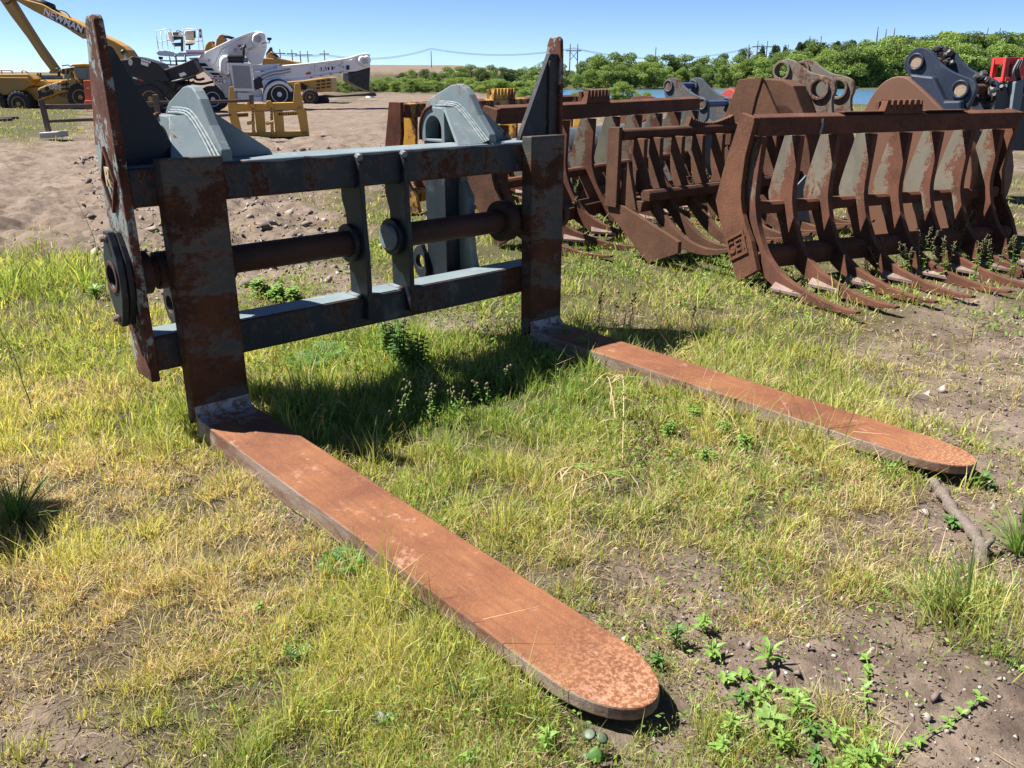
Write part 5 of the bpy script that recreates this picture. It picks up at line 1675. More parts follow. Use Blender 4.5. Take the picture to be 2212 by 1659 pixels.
# left end of the belt and the low growth towards the mud
GL = "low trees left of the lake"
x = 868
while x < 1200:
    Y = rt.uniform(112, 128)
    top = np.interp(x, [860, 900, 930, 1000, 1080, 1150, 1200], [160, 150, 156, 148, 146, 142, 140]) + rt.uniform(-4, 6)
    h = (192 - top) * Y * math.cos(PITCH) / FPX
    k = rt.choice(['dark', 'mid', 'mid', 'bright'])
    tree(k, rt.randrange(2), tx(x, Y), Y, h, h * rt.uniform(1.0, 1.4), "leafy %s tree left of the lake, in front of the tan spoil heap" % {'dark': 'dark green', 'mid': 'mid-green', 'bright': 'bright green'}[k], GL)
    x += rt.uniform(17, 30)
x = 715
while x < 1210:
    Y = rt.uniform(86, 100)
    top = np.interp(x, [700, 760, 860, 960, 1100, 1210], [172, 170, 170, 172, 170, 172]) + rt.uniform(-3, 6)
    h = (198 - top) * Y * math.cos(PITCH) / FPX
    k = rt.choice(['bright', 'bright', 'mid'])
    tree(k, rt.randrange(3), tx(x, Y), Y, h, h * rt.uniform(1.4, 2.2), "low %s green shrub on the rough ground beyond the mud" % {'mid': 'dull', 'bright': 'bright'}[k], "shrubs beyond the mud", "wild_shrub")
    x += rt.uniform(12, 20)
for x_, y_, h_ in ((1322, 213, 1.1), (1345, 212, 1.5), (1362, 211, 1.2), (1398, 208, .9), (1240, 216, .8), (1275, 216, .7), (1640, 208, .9), (1180, 212, .9), (1130, 210, .8)):
    p = G((x_, y_))
    tree('bright', rt.randrange(3), p.x, p.y, h_, h_ * 1.5, "small bright green shrub on the near shore of the lake", "shrubs on the near shore", "wild_shrub")
# bare dead trunks
M_pole = paint_mat("pole_grey", (.22, .21, .20), .8, .2)
for k, (x_, t_, b_, ln) in enumerate(((1897, 58, 110, 0), (1921, 62, 112, -6), (1941, 60, 118, -8), (1612, 96, 150, 6))):
    Y = 190
    a, b = AT((x_ + ln, t_), Y), AT((x_, b_ + 60), Y)
    t = thing("dead_tree", ["bare dead trunk standing above the pines, leftmost of three", "bare dead trunk standing above the pines, middle of three", "leaning bare dead trunk, rightmost of the three above the pines", "thin bare trunk standing alone in front of the far trees"][k], "dead tree", (b.x, Y, 0))
    MB().tube([(0, 0, 0), (a.x - b.x + .1, 0, a.z * .6), (a.x - b.x, 0, a.z)], [.35, .25, .08], 6).obj("trunk", M_pole, t, 0, True)
    MB().tube([(.0, 0, a.z * .75), (.9, .2, a.z * .85)], [.10, .04], 5).obj("branch", M_pole, t, 0, True)

# power line: H-frame pylons on the right, single poles at the left
def pole(px, top, Y, label, arms=1, base=195):
    a = AT((px, top), Y)
    t = thing("power_pole", label, "power pole", (a.x, Y, 0), 0, "power poles on the horizon")
    MB().cyl((0, 0, -2), (0, 0, a.z), .22, .13, 8).obj("post", M_pole, t, 0, True)
    if arms:
        MB().box(-1.4, 1.4, -.1, .1, a.z - 1.2, a.z - .95).obj("cross_arm", M_pole, t)
    return a
tops = []
for k, (px, top) in enumerate(((604, 106), (630, 107), (648, 110), (664, 110), (700, 108))):
    tops.append(pole(px, top, 240 + 6 * k, "slim grey power pole above the conveyor boom, number %s from the left" % ["one", "two", "three", "four", "five"][k], 1))
tops.append(pole(931, 110, 300, "single grey power pole above the tan spoil heap", 0))
def hframe(px, top, Y, half, label):
    a = AT((px, top), Y)
    t = thing("pylon", label, "pylon", (a.x, Y, 0), 0, "H-frame pylons on the horizon")
    for s in (-1, 1):
        MB().cyl((s * half, 0, -2), (s * half * .92, 0, a.z), .26, .16, 8).obj("post", M_pole, t, 0, True)
    MB().box(-half * 1.9, half * 1.9, -.12, .12, a.z - 2.2, a.z - 1.9).obj("cross_arm", M_pole, t)
    MB().tube([(-half, 0, a.z - 5), (half, 0, a.z - 2.2)], .10, 5).obj("brace", M_pole, t)
    MB().tube([(half, 0, a.z - 5), (-half, 0, a.z - 2.2)], .10, 5).obj("brace", M_pole, t)
    return a
pt_ = [hframe(1240, 95, 290, 1.3, "grey H-frame pylon just right of the tall right plate"), hframe(1648, 88, 330, 1.9, "grey H-frame pylon over the middle of the tree belt"),
       hframe(1762, 78, 290, 2.0, "grey H-frame pylon left of the dead trunks"), hframe(2148, 60, 300, 2.2, "grey H-frame pylon above the trees near the right edge")]
for k, (px, top) in enumerate(((1417, 102), (1703, 96), (2090, 80))):
    pole(px, top, 260, ["thin pole among the trees over the dark bucket", "thin pole over the brown bucket", "thin pole over the navy bucket"][k], 0)
def wire(a, b, sag, label):
    pts = []
    for i in range(13):
        t = i / 12
        p = a.lerp(b, t)
        pts.append((p.x, p.y, p.z - sag * 4 * t * (1 - t)))
    o = MB().tube(pts, .045, 4).obj("power_wire", M_pole)
    tag(o, label, "wire", "power wires on the horizon")
for k in range(3):
    dz = Vector((0, 0, -1.1 - .2 * k))
    wire(tops[4] + dz, tops[5] + dz + Vector((0, 0, 2)), 2, "thin power wire strung above the tan spoil heap")
    wire(tops[5] + dz + Vector((0, 0, 2)), pt_[0] + dz, 2, "thin power wire strung above the tan spoil heap")
    wire(tops[0] + dz, tops[4] + dz, .4, "thin power wire strung between the slim poles")
    wire(pt_[0] + dz, pt_[1] + dz, 4, "thin power wire strung above the far tree belt")
# ================================================================== growth on the ground
M_grass = leaf_mat("grass_blades", trans=.42, rough=.65)

def ribbon_mesh(name, P0, P1, P2, W, C0, C2, mat):
    """many two-segment blades as one mesh: P* (n,3), W (n,3) half-width vectors"""
    n = len(P0)
    v = np.stack([P0 - W, P0 + W, P1 - W * .8, P1 + W * .8, P2], 1).reshape(-1, 3)
    i = np.arange(n)[:, None] * 5
    q = np.concatenate([i + 0, i + 1, i + 3, i + 0, i + 3, i + 2, i + 2, i + 3, i + 4], 1).reshape(-1)
    me = bpy.data.meshes.new(name)
    me.vertices.add(5 * n)
    me.vertices.foreach_set("co", v.ravel())
    me.loops.add(9 * n)
    me.loops.foreach_set("vertex_index", q)
    me.polygons.add(3 * n)
    me.polygons.foreach_set("loop_start", np.arange(3 * n) * 3)
    me.update()
    a = me.color_attributes.new("Col", 'FLOAT_COLOR', 'POINT')
    c = np.ones((n, 5, 4))
    c[:, 0:2, :3] = C0[:, None]
    c[:, 2:4, :3] = (C0 * .4 + C2 * .6)[:, None]
    c[:, 4, :3] = C2
    a.data.foreach_set("color", c.reshape(-1))
    me.materials.append(mat)
    o = bpy.data.objects.new(name, me)
    COL.objects.link(o)
    return o

def on_blades(x, y, pad=0.0):
    """inside the footprint of a fork or of the carriage's posts"""
    c, s = math.cos(FRAME_YAW), math.sin(FRAME_YAW)
    dx, dy = x - FX, y - FY
    u, v = c * dx + s * dy, -s * dx + c * dy
    m = np.zeros_like(x, bool)
    for x0 in (0, 2.381):
        m |= (u > x0 - pad) & (u < x0 + .304 + pad) & (v > -2.9 - pad) & (v < .1)
    return m

G0, G1 = np.array((.10, .20, .032)), np.array((.29, .42, .095))
Y0, Y1 = np.array((.36, .40, .09)), np.array((.68, .66, .23))
S0, S1 = np.array((.42, .32, .17)), np.array((.82, .71, .46))
B0 = np.array((.12, .075, .04))

def grass(name, nclump, rmin, rmax, per, hmean, wmin, ang, power, label, straw=.42, spread=.024, gmin=0, extra=()):
    # clump centres: density falls off with distance like the size on the picture
    u = rng.random(nclump)
    e = 2 - power
    r = (rmin ** e + u * (rmax ** e - rmin ** e)) ** (1 / e)
    a = (rng.random(nclump) * 2 - 1) * ang
    cx, cy = r * np.sin(a), r * np.cos(a)
    d = dens(cx, cy)
    gap = fbm(cx * 8.5, cy * 8.5, 61, 2)
    keep = rng.random(nclump) < np.clip(d * 1.15 - .08, 0, 1) ** 1.25 * (.10 + .90 * sstep(.38, .58, gap))
    keep &= green(cx, cy) >= gmin
    cx, cy, r, d = cx[keep], cy[keep], r[keep], d[keep]
    for px, py, rad, cnt in extra:
        p = G((px, py))
        ex = p.x + rng.normal(0, rad, cnt)
        ey = p.y + rng.normal(0, rad, cnt)
        cx, cy = np.append(cx, ex), np.append(cy, ey)
        r, d = np.append(r, np.hypot(ex, ey)), np.append(d, np.full(cnt, .9))
    g = green(cx, cy)
    n0 = len(cx)
    ch = hmean * np.exp(rng.normal(0, .38, n0)) * (.5 + .6 * d) * (.25 + 1.5 * fbm(cx * 2.6, cy * 2.6, 91, 4))
    dry = sstep(.40, .62, fbm(cx * 1.7, cy * 1.7, 97, 4))
    ctype = rng.random(n0)
    idx = np.repeat(np.arange(n0), per)
    n = len(idx)
    sp = spread * (r[idx] / 2.5).clip(.8, 3)
    az = rng.random(n) * 2 * PI
    rad = np.abs(rng.normal(0, 1, n)) * sp
    x, y = cx[idx] + rad * np.cos(az), cy[idx] + rad * np.sin(az)
    # how dry: straw blades more often where the sward is poor
    gi = np.clip(g[idx] + rng.normal(0, .13, n), 0, 1)
    is_straw = rng.random(n) < straw * (1.75 - 1.45 * gi) * (.55 + 1.0 * dry[idx])
    flat = is_straw & (rng.random(n) < .6)
    h = ch[idx] * rng.uniform(.45, 1.25, n)
    h = np.where(flat, h * 1.1, h)
    lean = np.where(flat, rng.uniform(1.0, 1.5, n), np.abs(rng.normal(.45, .32, n)))
    az2 = az + rng.normal(0, .8, n)
    droop = rng.uniform(.1, .9, n)
    dx, dy = np.cos(az2), np.sin(az2)
    z = gz(x, y)
    P0 = np.stack([x, y, z - .004], 1)
    l1, l2 = lean * .6, np.minimum(lean * .6 + droop * .9, 1.75)
    P1 = P0 + np.stack([dx * np.sin(l1), dy * np.sin(l1), np.cos(l1)], 1) * (h * .55)[:, None]
    P2 = P1 + np.stack([dx * np.sin(l2), dy * np.sin(l2), np.cos(l2)], 1) * (h * .5)[:, None]
    P1[:, 2] = np.maximum(P1[:, 2], z + .006)
    P2[:, 2] = np.maximum(P2[:, 2], z + .006)
    k = ~(on_blades(x, y, -.01) | (on_blades(P1[:, 0], P1[:, 1], -.01) & (P1[:, 2] < .13)))
    wv = rng.normal(0, 1, (n, 3)) * np.array([1, 1, .25])
    wv /= np.linalg.norm(wv, axis=1)[:, None]
    W = wv * (wmin * (np.maximum(r[idx], 1.6) / 2.2) ** .75 * rng.uniform(.55, 1.35, n) * np.where(is_straw, .75, 1))[:, None]
    f = rng.random(n)[:, None]
    t = np.clip((.92 - gi) * 1.8 + rng.normal(0, .14, n), 0, 1)[:, None]
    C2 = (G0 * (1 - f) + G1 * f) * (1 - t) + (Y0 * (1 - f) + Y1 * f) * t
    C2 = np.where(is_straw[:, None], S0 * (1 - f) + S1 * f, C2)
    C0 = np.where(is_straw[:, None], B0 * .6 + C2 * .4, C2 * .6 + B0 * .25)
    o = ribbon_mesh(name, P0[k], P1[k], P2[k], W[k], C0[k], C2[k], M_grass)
    return tag(o, label, None, None, "stuff")

A44 = math.radians(43)
grass("dry_stems", 9000, 1.15, 7.5, 4, .105, .0011, A44, 1.2, "long dry straw stems tangled through the grass", straw=3.0, spread=.03)
grass("grass", 54000, 1.15, 6.0, 12, .058, .0016, A44, 1.2, "short mixed green and straw-coloured grass round the forks")
grass("tall_grass", 1500, 1.2, 9.0, 14, .115, .0019, A44, .9, "longer green grass tufts among the short grass", straw=.15, spread=.03, gmin=.52,
      extra=((395, 895, .12, 90), (340, 950, .16, 70), (120, 620, .5, 160), (40, 590, .4, 120), (300, 700, .3, 90), (180, 760, .4, 120), (640, 880, .22, 120), (740, 900, .2, 80), (860, 760, .25, 150), (930, 800, .2, 90), (1230, 740, .2, 100),
             (1800, 900, .3, 90), (1900, 960, .25, 60), (1050, 1480, .12, 70), (960, 1500, .12, 60), (2090, 1300, .14, 60), (1500, 780, .5, 90), (800, 1230, .10, 40), (870, 1290, .08, 30), (1010, 1390, .08, 40)))
grass("far_grass", 15000, 5.6, 17.0, 9, .065, .0018, math.radians(38), 1.2, "grass growing under and behind the rakes", spread=.04)
grass("field_grass", 18000, 16.0, 62.0, 8, .07, .0014, math.radians(36), 1.3, "rough field grass beyond the fence and along the lake", straw=.3, spread=.06)

# small broad leaves: clover-like ground cover
def leaves(name, n, rmin, rmax, label):
    e = .8
    r = (rmin ** e + rng.random(n) * (rmax ** e - rmin ** e)) ** (1 / e)
    a = (rng.random(n) * 2 - 1) * A44
    x, y = r * np.sin(a), r * np.cos(a)
    patch = fbm(x * 1.3, y * 1.3, 71, 4)
    qx, qy = project(x, y)
    for bx, by, br in ((1650, 1540, 170), (1480, 1370, 90), (1900, 1600, 120), (2110, 1040, 70), (1550, 900, 260), (1250, 760, 90), (600, 650, 90), (930, 850, 120), (1720, 1490, 60)):
        patch = patch + .22 * np.exp(-((qx - bx) ** 2 + (qy - by) ** 2) / br ** 2)
    keep = (rng.random(n) < sstep(.46, .66, patch) * np.clip(green(x, y) * 1.5 - .15, 0, 1) * np.clip(dens(x, y) * 2 + .25, 0, 1)) & ~on_blades(x, y, .02)
    x, y, r = x[keep], y[keep], r[keep]
    n = len(x)
    z = gz(x, y)
    P = np.stack([x, y, z + rng.uniform(.01, .10, n)], 1)
    s = .0075 * (np.maximum(r, 1.6) / 2.2) ** .55 * rng.uniform(.6, 1.6, n)
    f = rng.random(n)[:, None]
    C = np.array((.10, .20, .03)) * (1 - f) + np.array((.26, .38, .08)) * f
    me = card_mesh(name, P, s, C)
    me.materials.clear()
    me.materials.append(M_grass)
    o = bpy.data.objects.new(name, me)
    COL.objects.link(o)
    tag(o, label, None, None, "stuff")
leaves("ground_weeds", 90000, 1.2, 11.0, "small broad-leaved green weeds scattered through the grass")

# dead litter lying on the soil between the living blades
def litter(n):
    e = .8
    r = (1.15 ** e + rng.random(n) * (7.0 ** e - 1.15 ** e)) ** (1 / e)
    a = (rng.random(n) * 2 - 1) * A44
    x, y = r * np.sin(a), r * np.cos(a)
    keep = (rng.random(n) < np.clip(dens(x, y) * 1.6 + .04, 0, 1)) & ~on_blades(x, y, .03)
    x, y, r = x[keep], y[keep], r[keep]
    n = len(x)
    z = gz(x, y)
    az = rng.random(n) * 2 * PI
    L = .022 * np.exp(rng.normal(0, .5, n))
    bend = rng.normal(0, .5, n)
    P0 = np.stack([x, y, z + rng.uniform(.001, .008, n)], 1)
    P1 = P0 + np.stack([np.cos(az) * L, np.sin(az) * L, rng.uniform(-.002, .010, n)], 1)
    P2 = P1 + np.stack([np.cos(az + bend) * L, np.sin(az + bend) * L, rng.uniform(-.006, .006, n)], 1)
    P2[:, 2] = np.maximum(P2[:, 2], gz(P2[:, 0], P2[:, 1]) + .002)
    W = np.stack([-np.sin(az), np.cos(az), rng.normal(0, .4, n)], 1) * (.0011 * (np.maximum(r, 1.6) / 2.2) ** .7 * rng.uniform(.5, 1.6, n))[:, None]
    f = rng.random(n)[:, None]
    f = f ** 1.5
    C = np.array((.09, .060, .036)) * (1 - f) + np.array((.48, .39, .25)) * f
    tag(ribbon_mesh("dead_litter", P0, P1, P2, W, C * .8, C, M_grass), "dead brown and straw-coloured litter on the soil under the grass", None, None, "stuff")

# crumbs of soil and pebbles on the bare patches
def clods(n, r0=1.3, r1=9, big=1.0, a0=-43, a1=43, name='soil_crumbs', label='crumbs of soil and tiny pebbles on the bare patches'):
    r = r0 * (r1 / r0) ** rng.random(n)
    a = np.radians(a0 + (a1 - a0) * rng.random(n))
    x, y = r * np.sin(a), r * np.cos(a)
    keep = (rng.random(n) < (1 - dens(x, y)) ** 1.5) & ~on_blades(x, y, .02)
    x, y, r = x[keep], y[keep], r[keep]
    n = len(x)
    s = .0030 * np.exp(rng.normal(0, .6, n)) * (r / 2.2) ** .6 * big
    base = np.array([(1, 0, 0), (-1, 0, 0), (0, 1, 0), (0, -1, 0), (0, 0, 1), (0, 0, -1)], float)
    V = base[None] * s[:, None, None] * rng.uniform(.5, 1.5, (n, 6, 1)) + rng.normal(0, .4, (n, 6, 3)) * s[:, None, None]
    V += np.stack([x, y, gz(x, y) + s * .3], 1)[:, None]
    F = np.array([(0, 2, 4), (2, 1, 4), (1, 3, 4), (3, 0, 4), (2, 0, 5), (1, 2, 5), (3, 1, 5), (0, 3, 5)])
    idx = (np.arange(n)[:, None, None] * 6 + F[None]).reshape(-1)
    me = bpy.data.meshes.new(name)
    me.vertices.add(6 * n)
    me.vertices.foreach_set("co", V.ravel())
    me.loops.add(len(idx))
    me.loops.foreach_set("vertex_index", idx)
    me.polygons.add(8 * n)
    me.polygons.foreach_set("loop_start", np.arange(8 * n) * 3)
    me.update()
    a_ = me.color_attributes.new("Col", 'FLOAT_COLOR', 'POINT')
    c = np.ones((n, 6, 4))
    f = rng.random(n) ** 3
    c[:, :, :3] = (np.array((.10, .075, .06)) * (1 - f[:, None]) + np.array((.36, .32, .28)) * f[:, None])[:, None]
    a_.data.foreach_set("color", c.ravel())
    m, nn_, l, b = newmat("crumb_soil")
    at = nd(nn_, "Attribute", attribute_name="Col")
    l.new(at.outputs["Color"], b.inputs["Base Color"])
    b.inputs["Roughness"].default_value = .95
    me.materials.append(m)
    o = bpy.data.objects.new(name, me)
    COL.objects.link(o)
    tag(o, label, None, None, "stuff")
clods(30000)
clods(7000, 7.5, 22, 1.7, -27, 6, 'lane_clods', 'lumps of churned soil on the lane behind the fork carriage')
litter(42000)
# ================================================================== single weeds, branch and other small things
M_weed = {}
def solid_leaf(name, c, trans=.3):
    m, n, l, b = newmat(name)
    co = objco(n, l)
    k = noise(n, l, co, 30, 4, .6)
    col = mix(n, l, k, tuple(x * .75 for x in c), tuple(x * 1.25 for x in c))
    l.new(col, b.inputs["Base Color"])
    b.inputs["Roughness"].default_value = .55
    t = nd(n, "BsdfTranslucent")
    l.new(mix(n, l, 1.0, col, (1.5, 1.35, .8), 'MULTIPLY'), t.inputs[0])
    ms = nd(n, "MixShader")
    ms.inputs[0].default_value = trans
    l.new(b.outputs[0], ms.inputs[1])
    l.new(t.outputs[0], ms.inputs[2])
    l.new(ms.outputs[0], n["Material Output"].inputs[0])
    return m
ML_g = solid_leaf("fresh_leaf", (.16, .28, .05))
ML_d = solid_leaf("deep_leaf", (.075, .17, .032))
ML_f = solid_leaf("frond_leaf", (.10, .22, .05), .4)
ML_s = solid_leaf("straw_stem", (.34, .27, .14), .15)
ML_gy = solid_leaf("grey_green_leaf", (.085, .125, .065), .15)
ML_b = solid_leaf("brown_seed", (.10, .075, .04), .1)

def leaf_shape(m, base, d, length, width, droop=.3, n=4, side=None):
    """a folded leaf along d from base"""
    base, d = Vector(base), Vector(d).normalized()
    s = (side or d.cross(Vector((0, 0, 1)))).normalized() if d.cross(Vector((0, 0, 1))).length > .05 else Vector((1, 0, 0))
    pts, p = [], base.copy()
    for i in range(n + 1):
        t = i / n
        w_ = width * math.sin(PI * min(1, .12 + t * .88)) ** .8 * (1 if t < 1 else 0)
        pts += [p - s * w_ + Vector((0, 0, w_ * .35)), p.copy(), p + s * w_ + Vector((0, 0, w_ * .35))]
        d = (d + Vector((0, 0, -droop / n))).normalized()
        p = p + d * (length / n)
    fs = []
    for i in range(n):
        for k in range(2):
            a = i * 3 + k
            fs.append((a, a + 1, a + 4, a + 3))
    m.add(pts, fs)

def gpt(q):
    p = G(q)
    return Vector((p.x, p.y, float(gz(p.x, p.y))))

def rosette(q, label, n=12, L=.10, wd=.02, mat=None, up=.6, name="broadleaf_weed", group=None):
    n, L, wd = int(n * 1.5), L * .62, wd * .55
    p = gpt(q)
    t = thing(name, label, "weed", p, 0, group)
    m = MB()
    for i in range(n):
        a = i * 2.4 + random.uniform(-.3, .3)
        el = up * random.uniform(.3, 1.3)
        z = .015 + .05 * (i / n) * up
        leaf_shape(m, (0, 0, z), (math.cos(a), math.sin(a), el), L * random.uniform(.6, 1.15), wd * random.uniform(.7, 1.2), .7)
    m.tube([(0, 0, -.01), (0, 0, .03 + .05 * up)], .004, 5)
    o = m.obj("leaves", mat or ML_g, t, 0, 'all')
    o['kind'] = 'stuff'
    return t

def stalk(q, label, h=.4, n=10, lean=(0, 0), leafL=.05, leafW=.009, mat=None, heads=None, name="stalk_weed", group=None, stems=1, head_r=.008):
    p = gpt(q)
    t = thing(name, label, "weed", p, 0, group)
    m = MB()
    hd = MB()
    for s_ in range(stems):
        a0 = random.uniform(0, 6.28)
        off = Vector((math.cos(a0), math.sin(a0), 0)) * (.05 * (stems > 1)) 
        l_ = Vector((lean[0], lean[1], 0)) + Vector((math.cos(a0), math.sin(a0), 0)) * (.18 * h * (stems > 1))
        hh = h * random.uniform(.75, 1.1)
        pts = [off * .3 + l_ * (t_ ** 1.6) + Vector((random.uniform(-.006, .006), random.uniform(-.006, .006), hh * t_)) for t_ in np.linspace(0, 1, 7)]
        m.tube(pts, [.0034 - .0003 * i for i in range(7)], 5)
        for i in range(n):
            t_ = .12 + .85 * i / n
            k = min(int(t_ * 6), 5)
            b = pts[k].lerp(pts[k + 1], t_ * 6 - k)
            a = i * 2.2 + random.uniform(-.4, .4)
            leaf_shape(m, b, (math.cos(a), math.sin(a), .45), leafL * (1.2 - .7 * t_) * random.uniform(.7, 1.2), leafW * (1.2 - .6 * t_), .6, 3)
        if heads:
            for i in range(heads):
                t_ = 1 - .30 * i / max(heads, 1)
                k = min(int(t_ * 5.99), 5)
                b = pts[k].lerp(pts[k + 1], t_ * 6 - k) + Vector((random.uniform(-1, 1), random.uniform(-1, 1), .2)) * head_r * 2.2
                hd.lathe([(.001, -head_r), (head_r * .8, -head_r * .5), (head_r, 0), (head_r * .7, head_r * .6), (.001, head_r)], b, (0, 0, 1), 7)
    o = m.obj("stem_and_leaves", mat or ML_g, t, 0, 'all')
    o['kind'] = 'stuff'
    if heads:
        o = hd.obj("seed_heads", ML_b if heads < 30 else ML_s, t, 0, 'all')
        o['kind'] = 'stuff'
    return t

def tuft(q, label, n=26, L=.30, wd=.004, mat=None, lean=(0, 0), spread=.8, name="grass_tuft"):
    n, wd, L = int(n * 1.7), wd * .58, L * .85
    p = gpt(q)
    t = thing(name, label, "grass tuft", p)
    m = MB()
    for i in range(n):
        a = random.uniform(0, 6.28)
        s_ = random.uniform(.1, spread)
        d = Vector((math.cos(a) * s_ + lean[0], math.sin(a) * s_ + lean[1], 1))
        leaf_shape(m, (random.uniform(-.02, .02), random.uniform(-.02, .02), -.005), d, L * random.uniform(.5, 1.1), wd * random.uniform(.7, 1.2), random.uniform(.3, 1.0), 5)
    o = m.obj("leaves", mat or ML_g, t, 0, 'all')
    o['kind'] = 'stuff'
    return t

def fern(q, label, n=7, L=.16, mat=None):
    n, L = min(n, 6), L * .72
    p = gpt(q)
    t = thing("feathery_weed", label, "weed", p)
    m = MB()
    for i in range(n):
        a = i * 2.4
        d = Vector((math.cos(a), math.sin(a), random.uniform(.8, 1.6))).normalized()
        s = d.cross(Vector((0, 0, 1))).normalized()
        pts = [d * (L * t_) + Vector((0, 0, -.35 * L * t_ * t_)) for t_ in np.linspace(0, 1, 8)]
        m.tube(pts, .0018, 4)
        for k in range(1, 8):
            w_ = L * .42 * math.sin(PI * (.15 + .8 * k / 8))
            for sg in (-1, 1):
                b = pts[k]
                e = (s * sg + d * .7).normalized()
                leaf_shape(m, b, e, w_, .004, .2, 2)
                for j in (0.4, .7):
                    leaf_shape(m, b + e * w_ * j, (e + d * .8), w_ * .45, .003, .1, 2)
                    leaf_shape(m, b + e * w_ * j, (e - d * .6), w_ * .40, .003, .1, 2)
    o = m.obj("fronds", mat or ML_f, t, 0, 'all')
    o['kind'] = 'stuff'
    return t

fern((742, 1222), "dark feathery weed leaning over the near fork's left edge", 9, .17)
fern((760, 1195), "second smaller feathery weed just above the first, at the near fork's left edge", 6, .12)
fern((1010, 1480), "feathery weed in the grass left of the near fork's rounded tip", 8, .12)
fern((640, 1400), "feathery weed low in the grass at the left of the near fork, lone one", 6, .09)
fern((660, 790), "feathery weed in the shade between the fork posts, under the lower bar", 9, .24)
fern((700, 770), "larger feathery weed in the shade under the lower bar, right of the other", 9, .28)
rosette((1660, 1560), "broad-leaved light green weed beside the bare soil, biggest of its kind", 13, .11, .024, solid_leaf("pale_leaf", (.17, .27, .07)), .9)
rosette((1850, 1640), "jagged-leaved green weed at the bottom edge, right of the light one", 16, .10, .014, ML_g, .5)
rosette((1560, 1610), "small green weed between near fork tip and light broad weed", 10, .07, .014, ML_g, .7)
rosette((1460, 1375), "dark narrow-leaved weed just right of the near fork's tip", 16, .075, .009, ML_d, 1.2)
rosette((1520, 1345), "low narrow-leaved weed above the dark one, right of the near fork", 14, .07, .010, ML_g, .9)
rosette((2120, 1035), "dark leafy weed right of the far fork's rounded tip", 14, .12, .02, ML_d, .8)
rosette((2060, 1120), "pointed-leaf weed beside the fallen branch", 10, .10, .018, ML_d, .8)
rosette((1180, 1600), "yellow-green weed at the bottom edge below the near fork", 10, .07, .010, ML_g, 1.1)
rosette((1010, 1640), "narrow-leaved weed at the bottom edge left of the near fork tip", 12, .06, .009, ML_g, .9)
rosette((560, 1310), "small leafy weed in the dry grass left of the near fork", 9, .05, .012, ML_g, .5)
rosette((205, 640), "soft leafy weed clump beside the near plate", 22, .17, .018, ML_g, 1.2)
rosette((580, 640), "light green leafy weed clump behind the lower bar, left of the near fork's post edge", 26, .17, .03, ML_g, .8)
rosette((1180, 780), "leafy weed in the shade at the heel of the far fork", 22, .13, .018, ML_d, 1.1)
rosette((1210, 755), "sunlit small-leaved weed beside the far fork's heel", 22, .12, .014, ML_g, 1.3)
for k, (q, h_) in enumerate((((870, 790), .34), ((905, 800), .30), ((845, 770), .36))):
    stalk(q, ["dark bushy weed in the carriage's shadow, middle of three", "dark bushy weed in the carriage's shadow, the one nearest the camera", "dark bushy weed in the carriage's shadow, tallest of three"][k], h_, 26, (0, 0), .075, .012, ML_d, None, "bushy_weed", None, 7)
for k, q in enumerate(((1215, 745), (1250, 765), (1190, 790))):
    stalk(q, ["leggy small-leaved weed at the far fork's heel, in sun", "leggy small-leaved weed beside the far fork, right of its heel", "leggy small-leaved weed before the far fork's heel, in half shade"][k], .20, 18, (.02, -.02), .035, .008, ML_g, None, "bushy_weed", None, 6)
for k, q in enumerate(((600, 650), (560, 640), (640, 655))):
    stalk(q, ["light green clover-like clump behind the lower bar, middle of three", "light green clump behind the lower bar, nearest the near fork's post", "light green clump behind the lower bar, farthest right of three"][k], .16, 16, (0, 0), .08, .02, ML_g, None, "leafy_clump", None, 9)
for k, q in enumerate(((1500, 900), (1560, 930), (1440, 930), (1610, 960), (1530, 990))):
    stalk(q, "leafy low weed in the green patch beside the far fork's left edge", .09, 12, (0, 0), .035, .010, ML_g, None, "bushy_weed", "low weeds beside the far fork", 8)
# round grey-green seedling below the near fork tip
sp_ = gpt((1285, 1628))
t = thing("round_leaf_seedling", "seedling with round grey-green leaves under the near fork's tip", "weed", sp_)
for k, (a, h_, r_) in enumerate(((2.2, .075, .019), (.6, .068, .018), (-1.6, .042, .022), (3.6, .02, .016))):
    c = Vector((math.cos(a) * .025, math.sin(a) * .025, h_))
    m = MB()
    n_ = Vector((.35 * math.cos(a), .35 * math.sin(a) - .5, .8)).normalized()
    m.lathe([(.001, .004), (r_ * .6, .001), (r_, .0), (r_ * .6, -.001), (.001, .002)], c, n_, 16)
    m.tube([(0, 0, -.01), c * .6, c], .0016, 5)
    m.obj("leaf", [ML_gy, ML_gy, ML_d, ML_gy][k], t, 0, 'all')
sp_ = gpt((832, 1560))
t = thing("round_leaf_seedling", "seedling with two round leaves in the straw near the bottom middle-left", "weed", sp_)
for k, a in enumerate((2.6, .3)):
    c = Vector((math.cos(a) * .02, math.sin(a) * .02, .04))
    m = MB().lathe([(.001, .004), (.014, .001), (.022, .0), (.014, -.001), (.001, .002)], c, Vector((.3 * math.cos(a), -.6, .7)), 16)
    m.tube([(0, 0, -.01), c], .0015, 5)
    m.obj("leaf", [ML_gy, ML_d][k], t, 0, 'all')
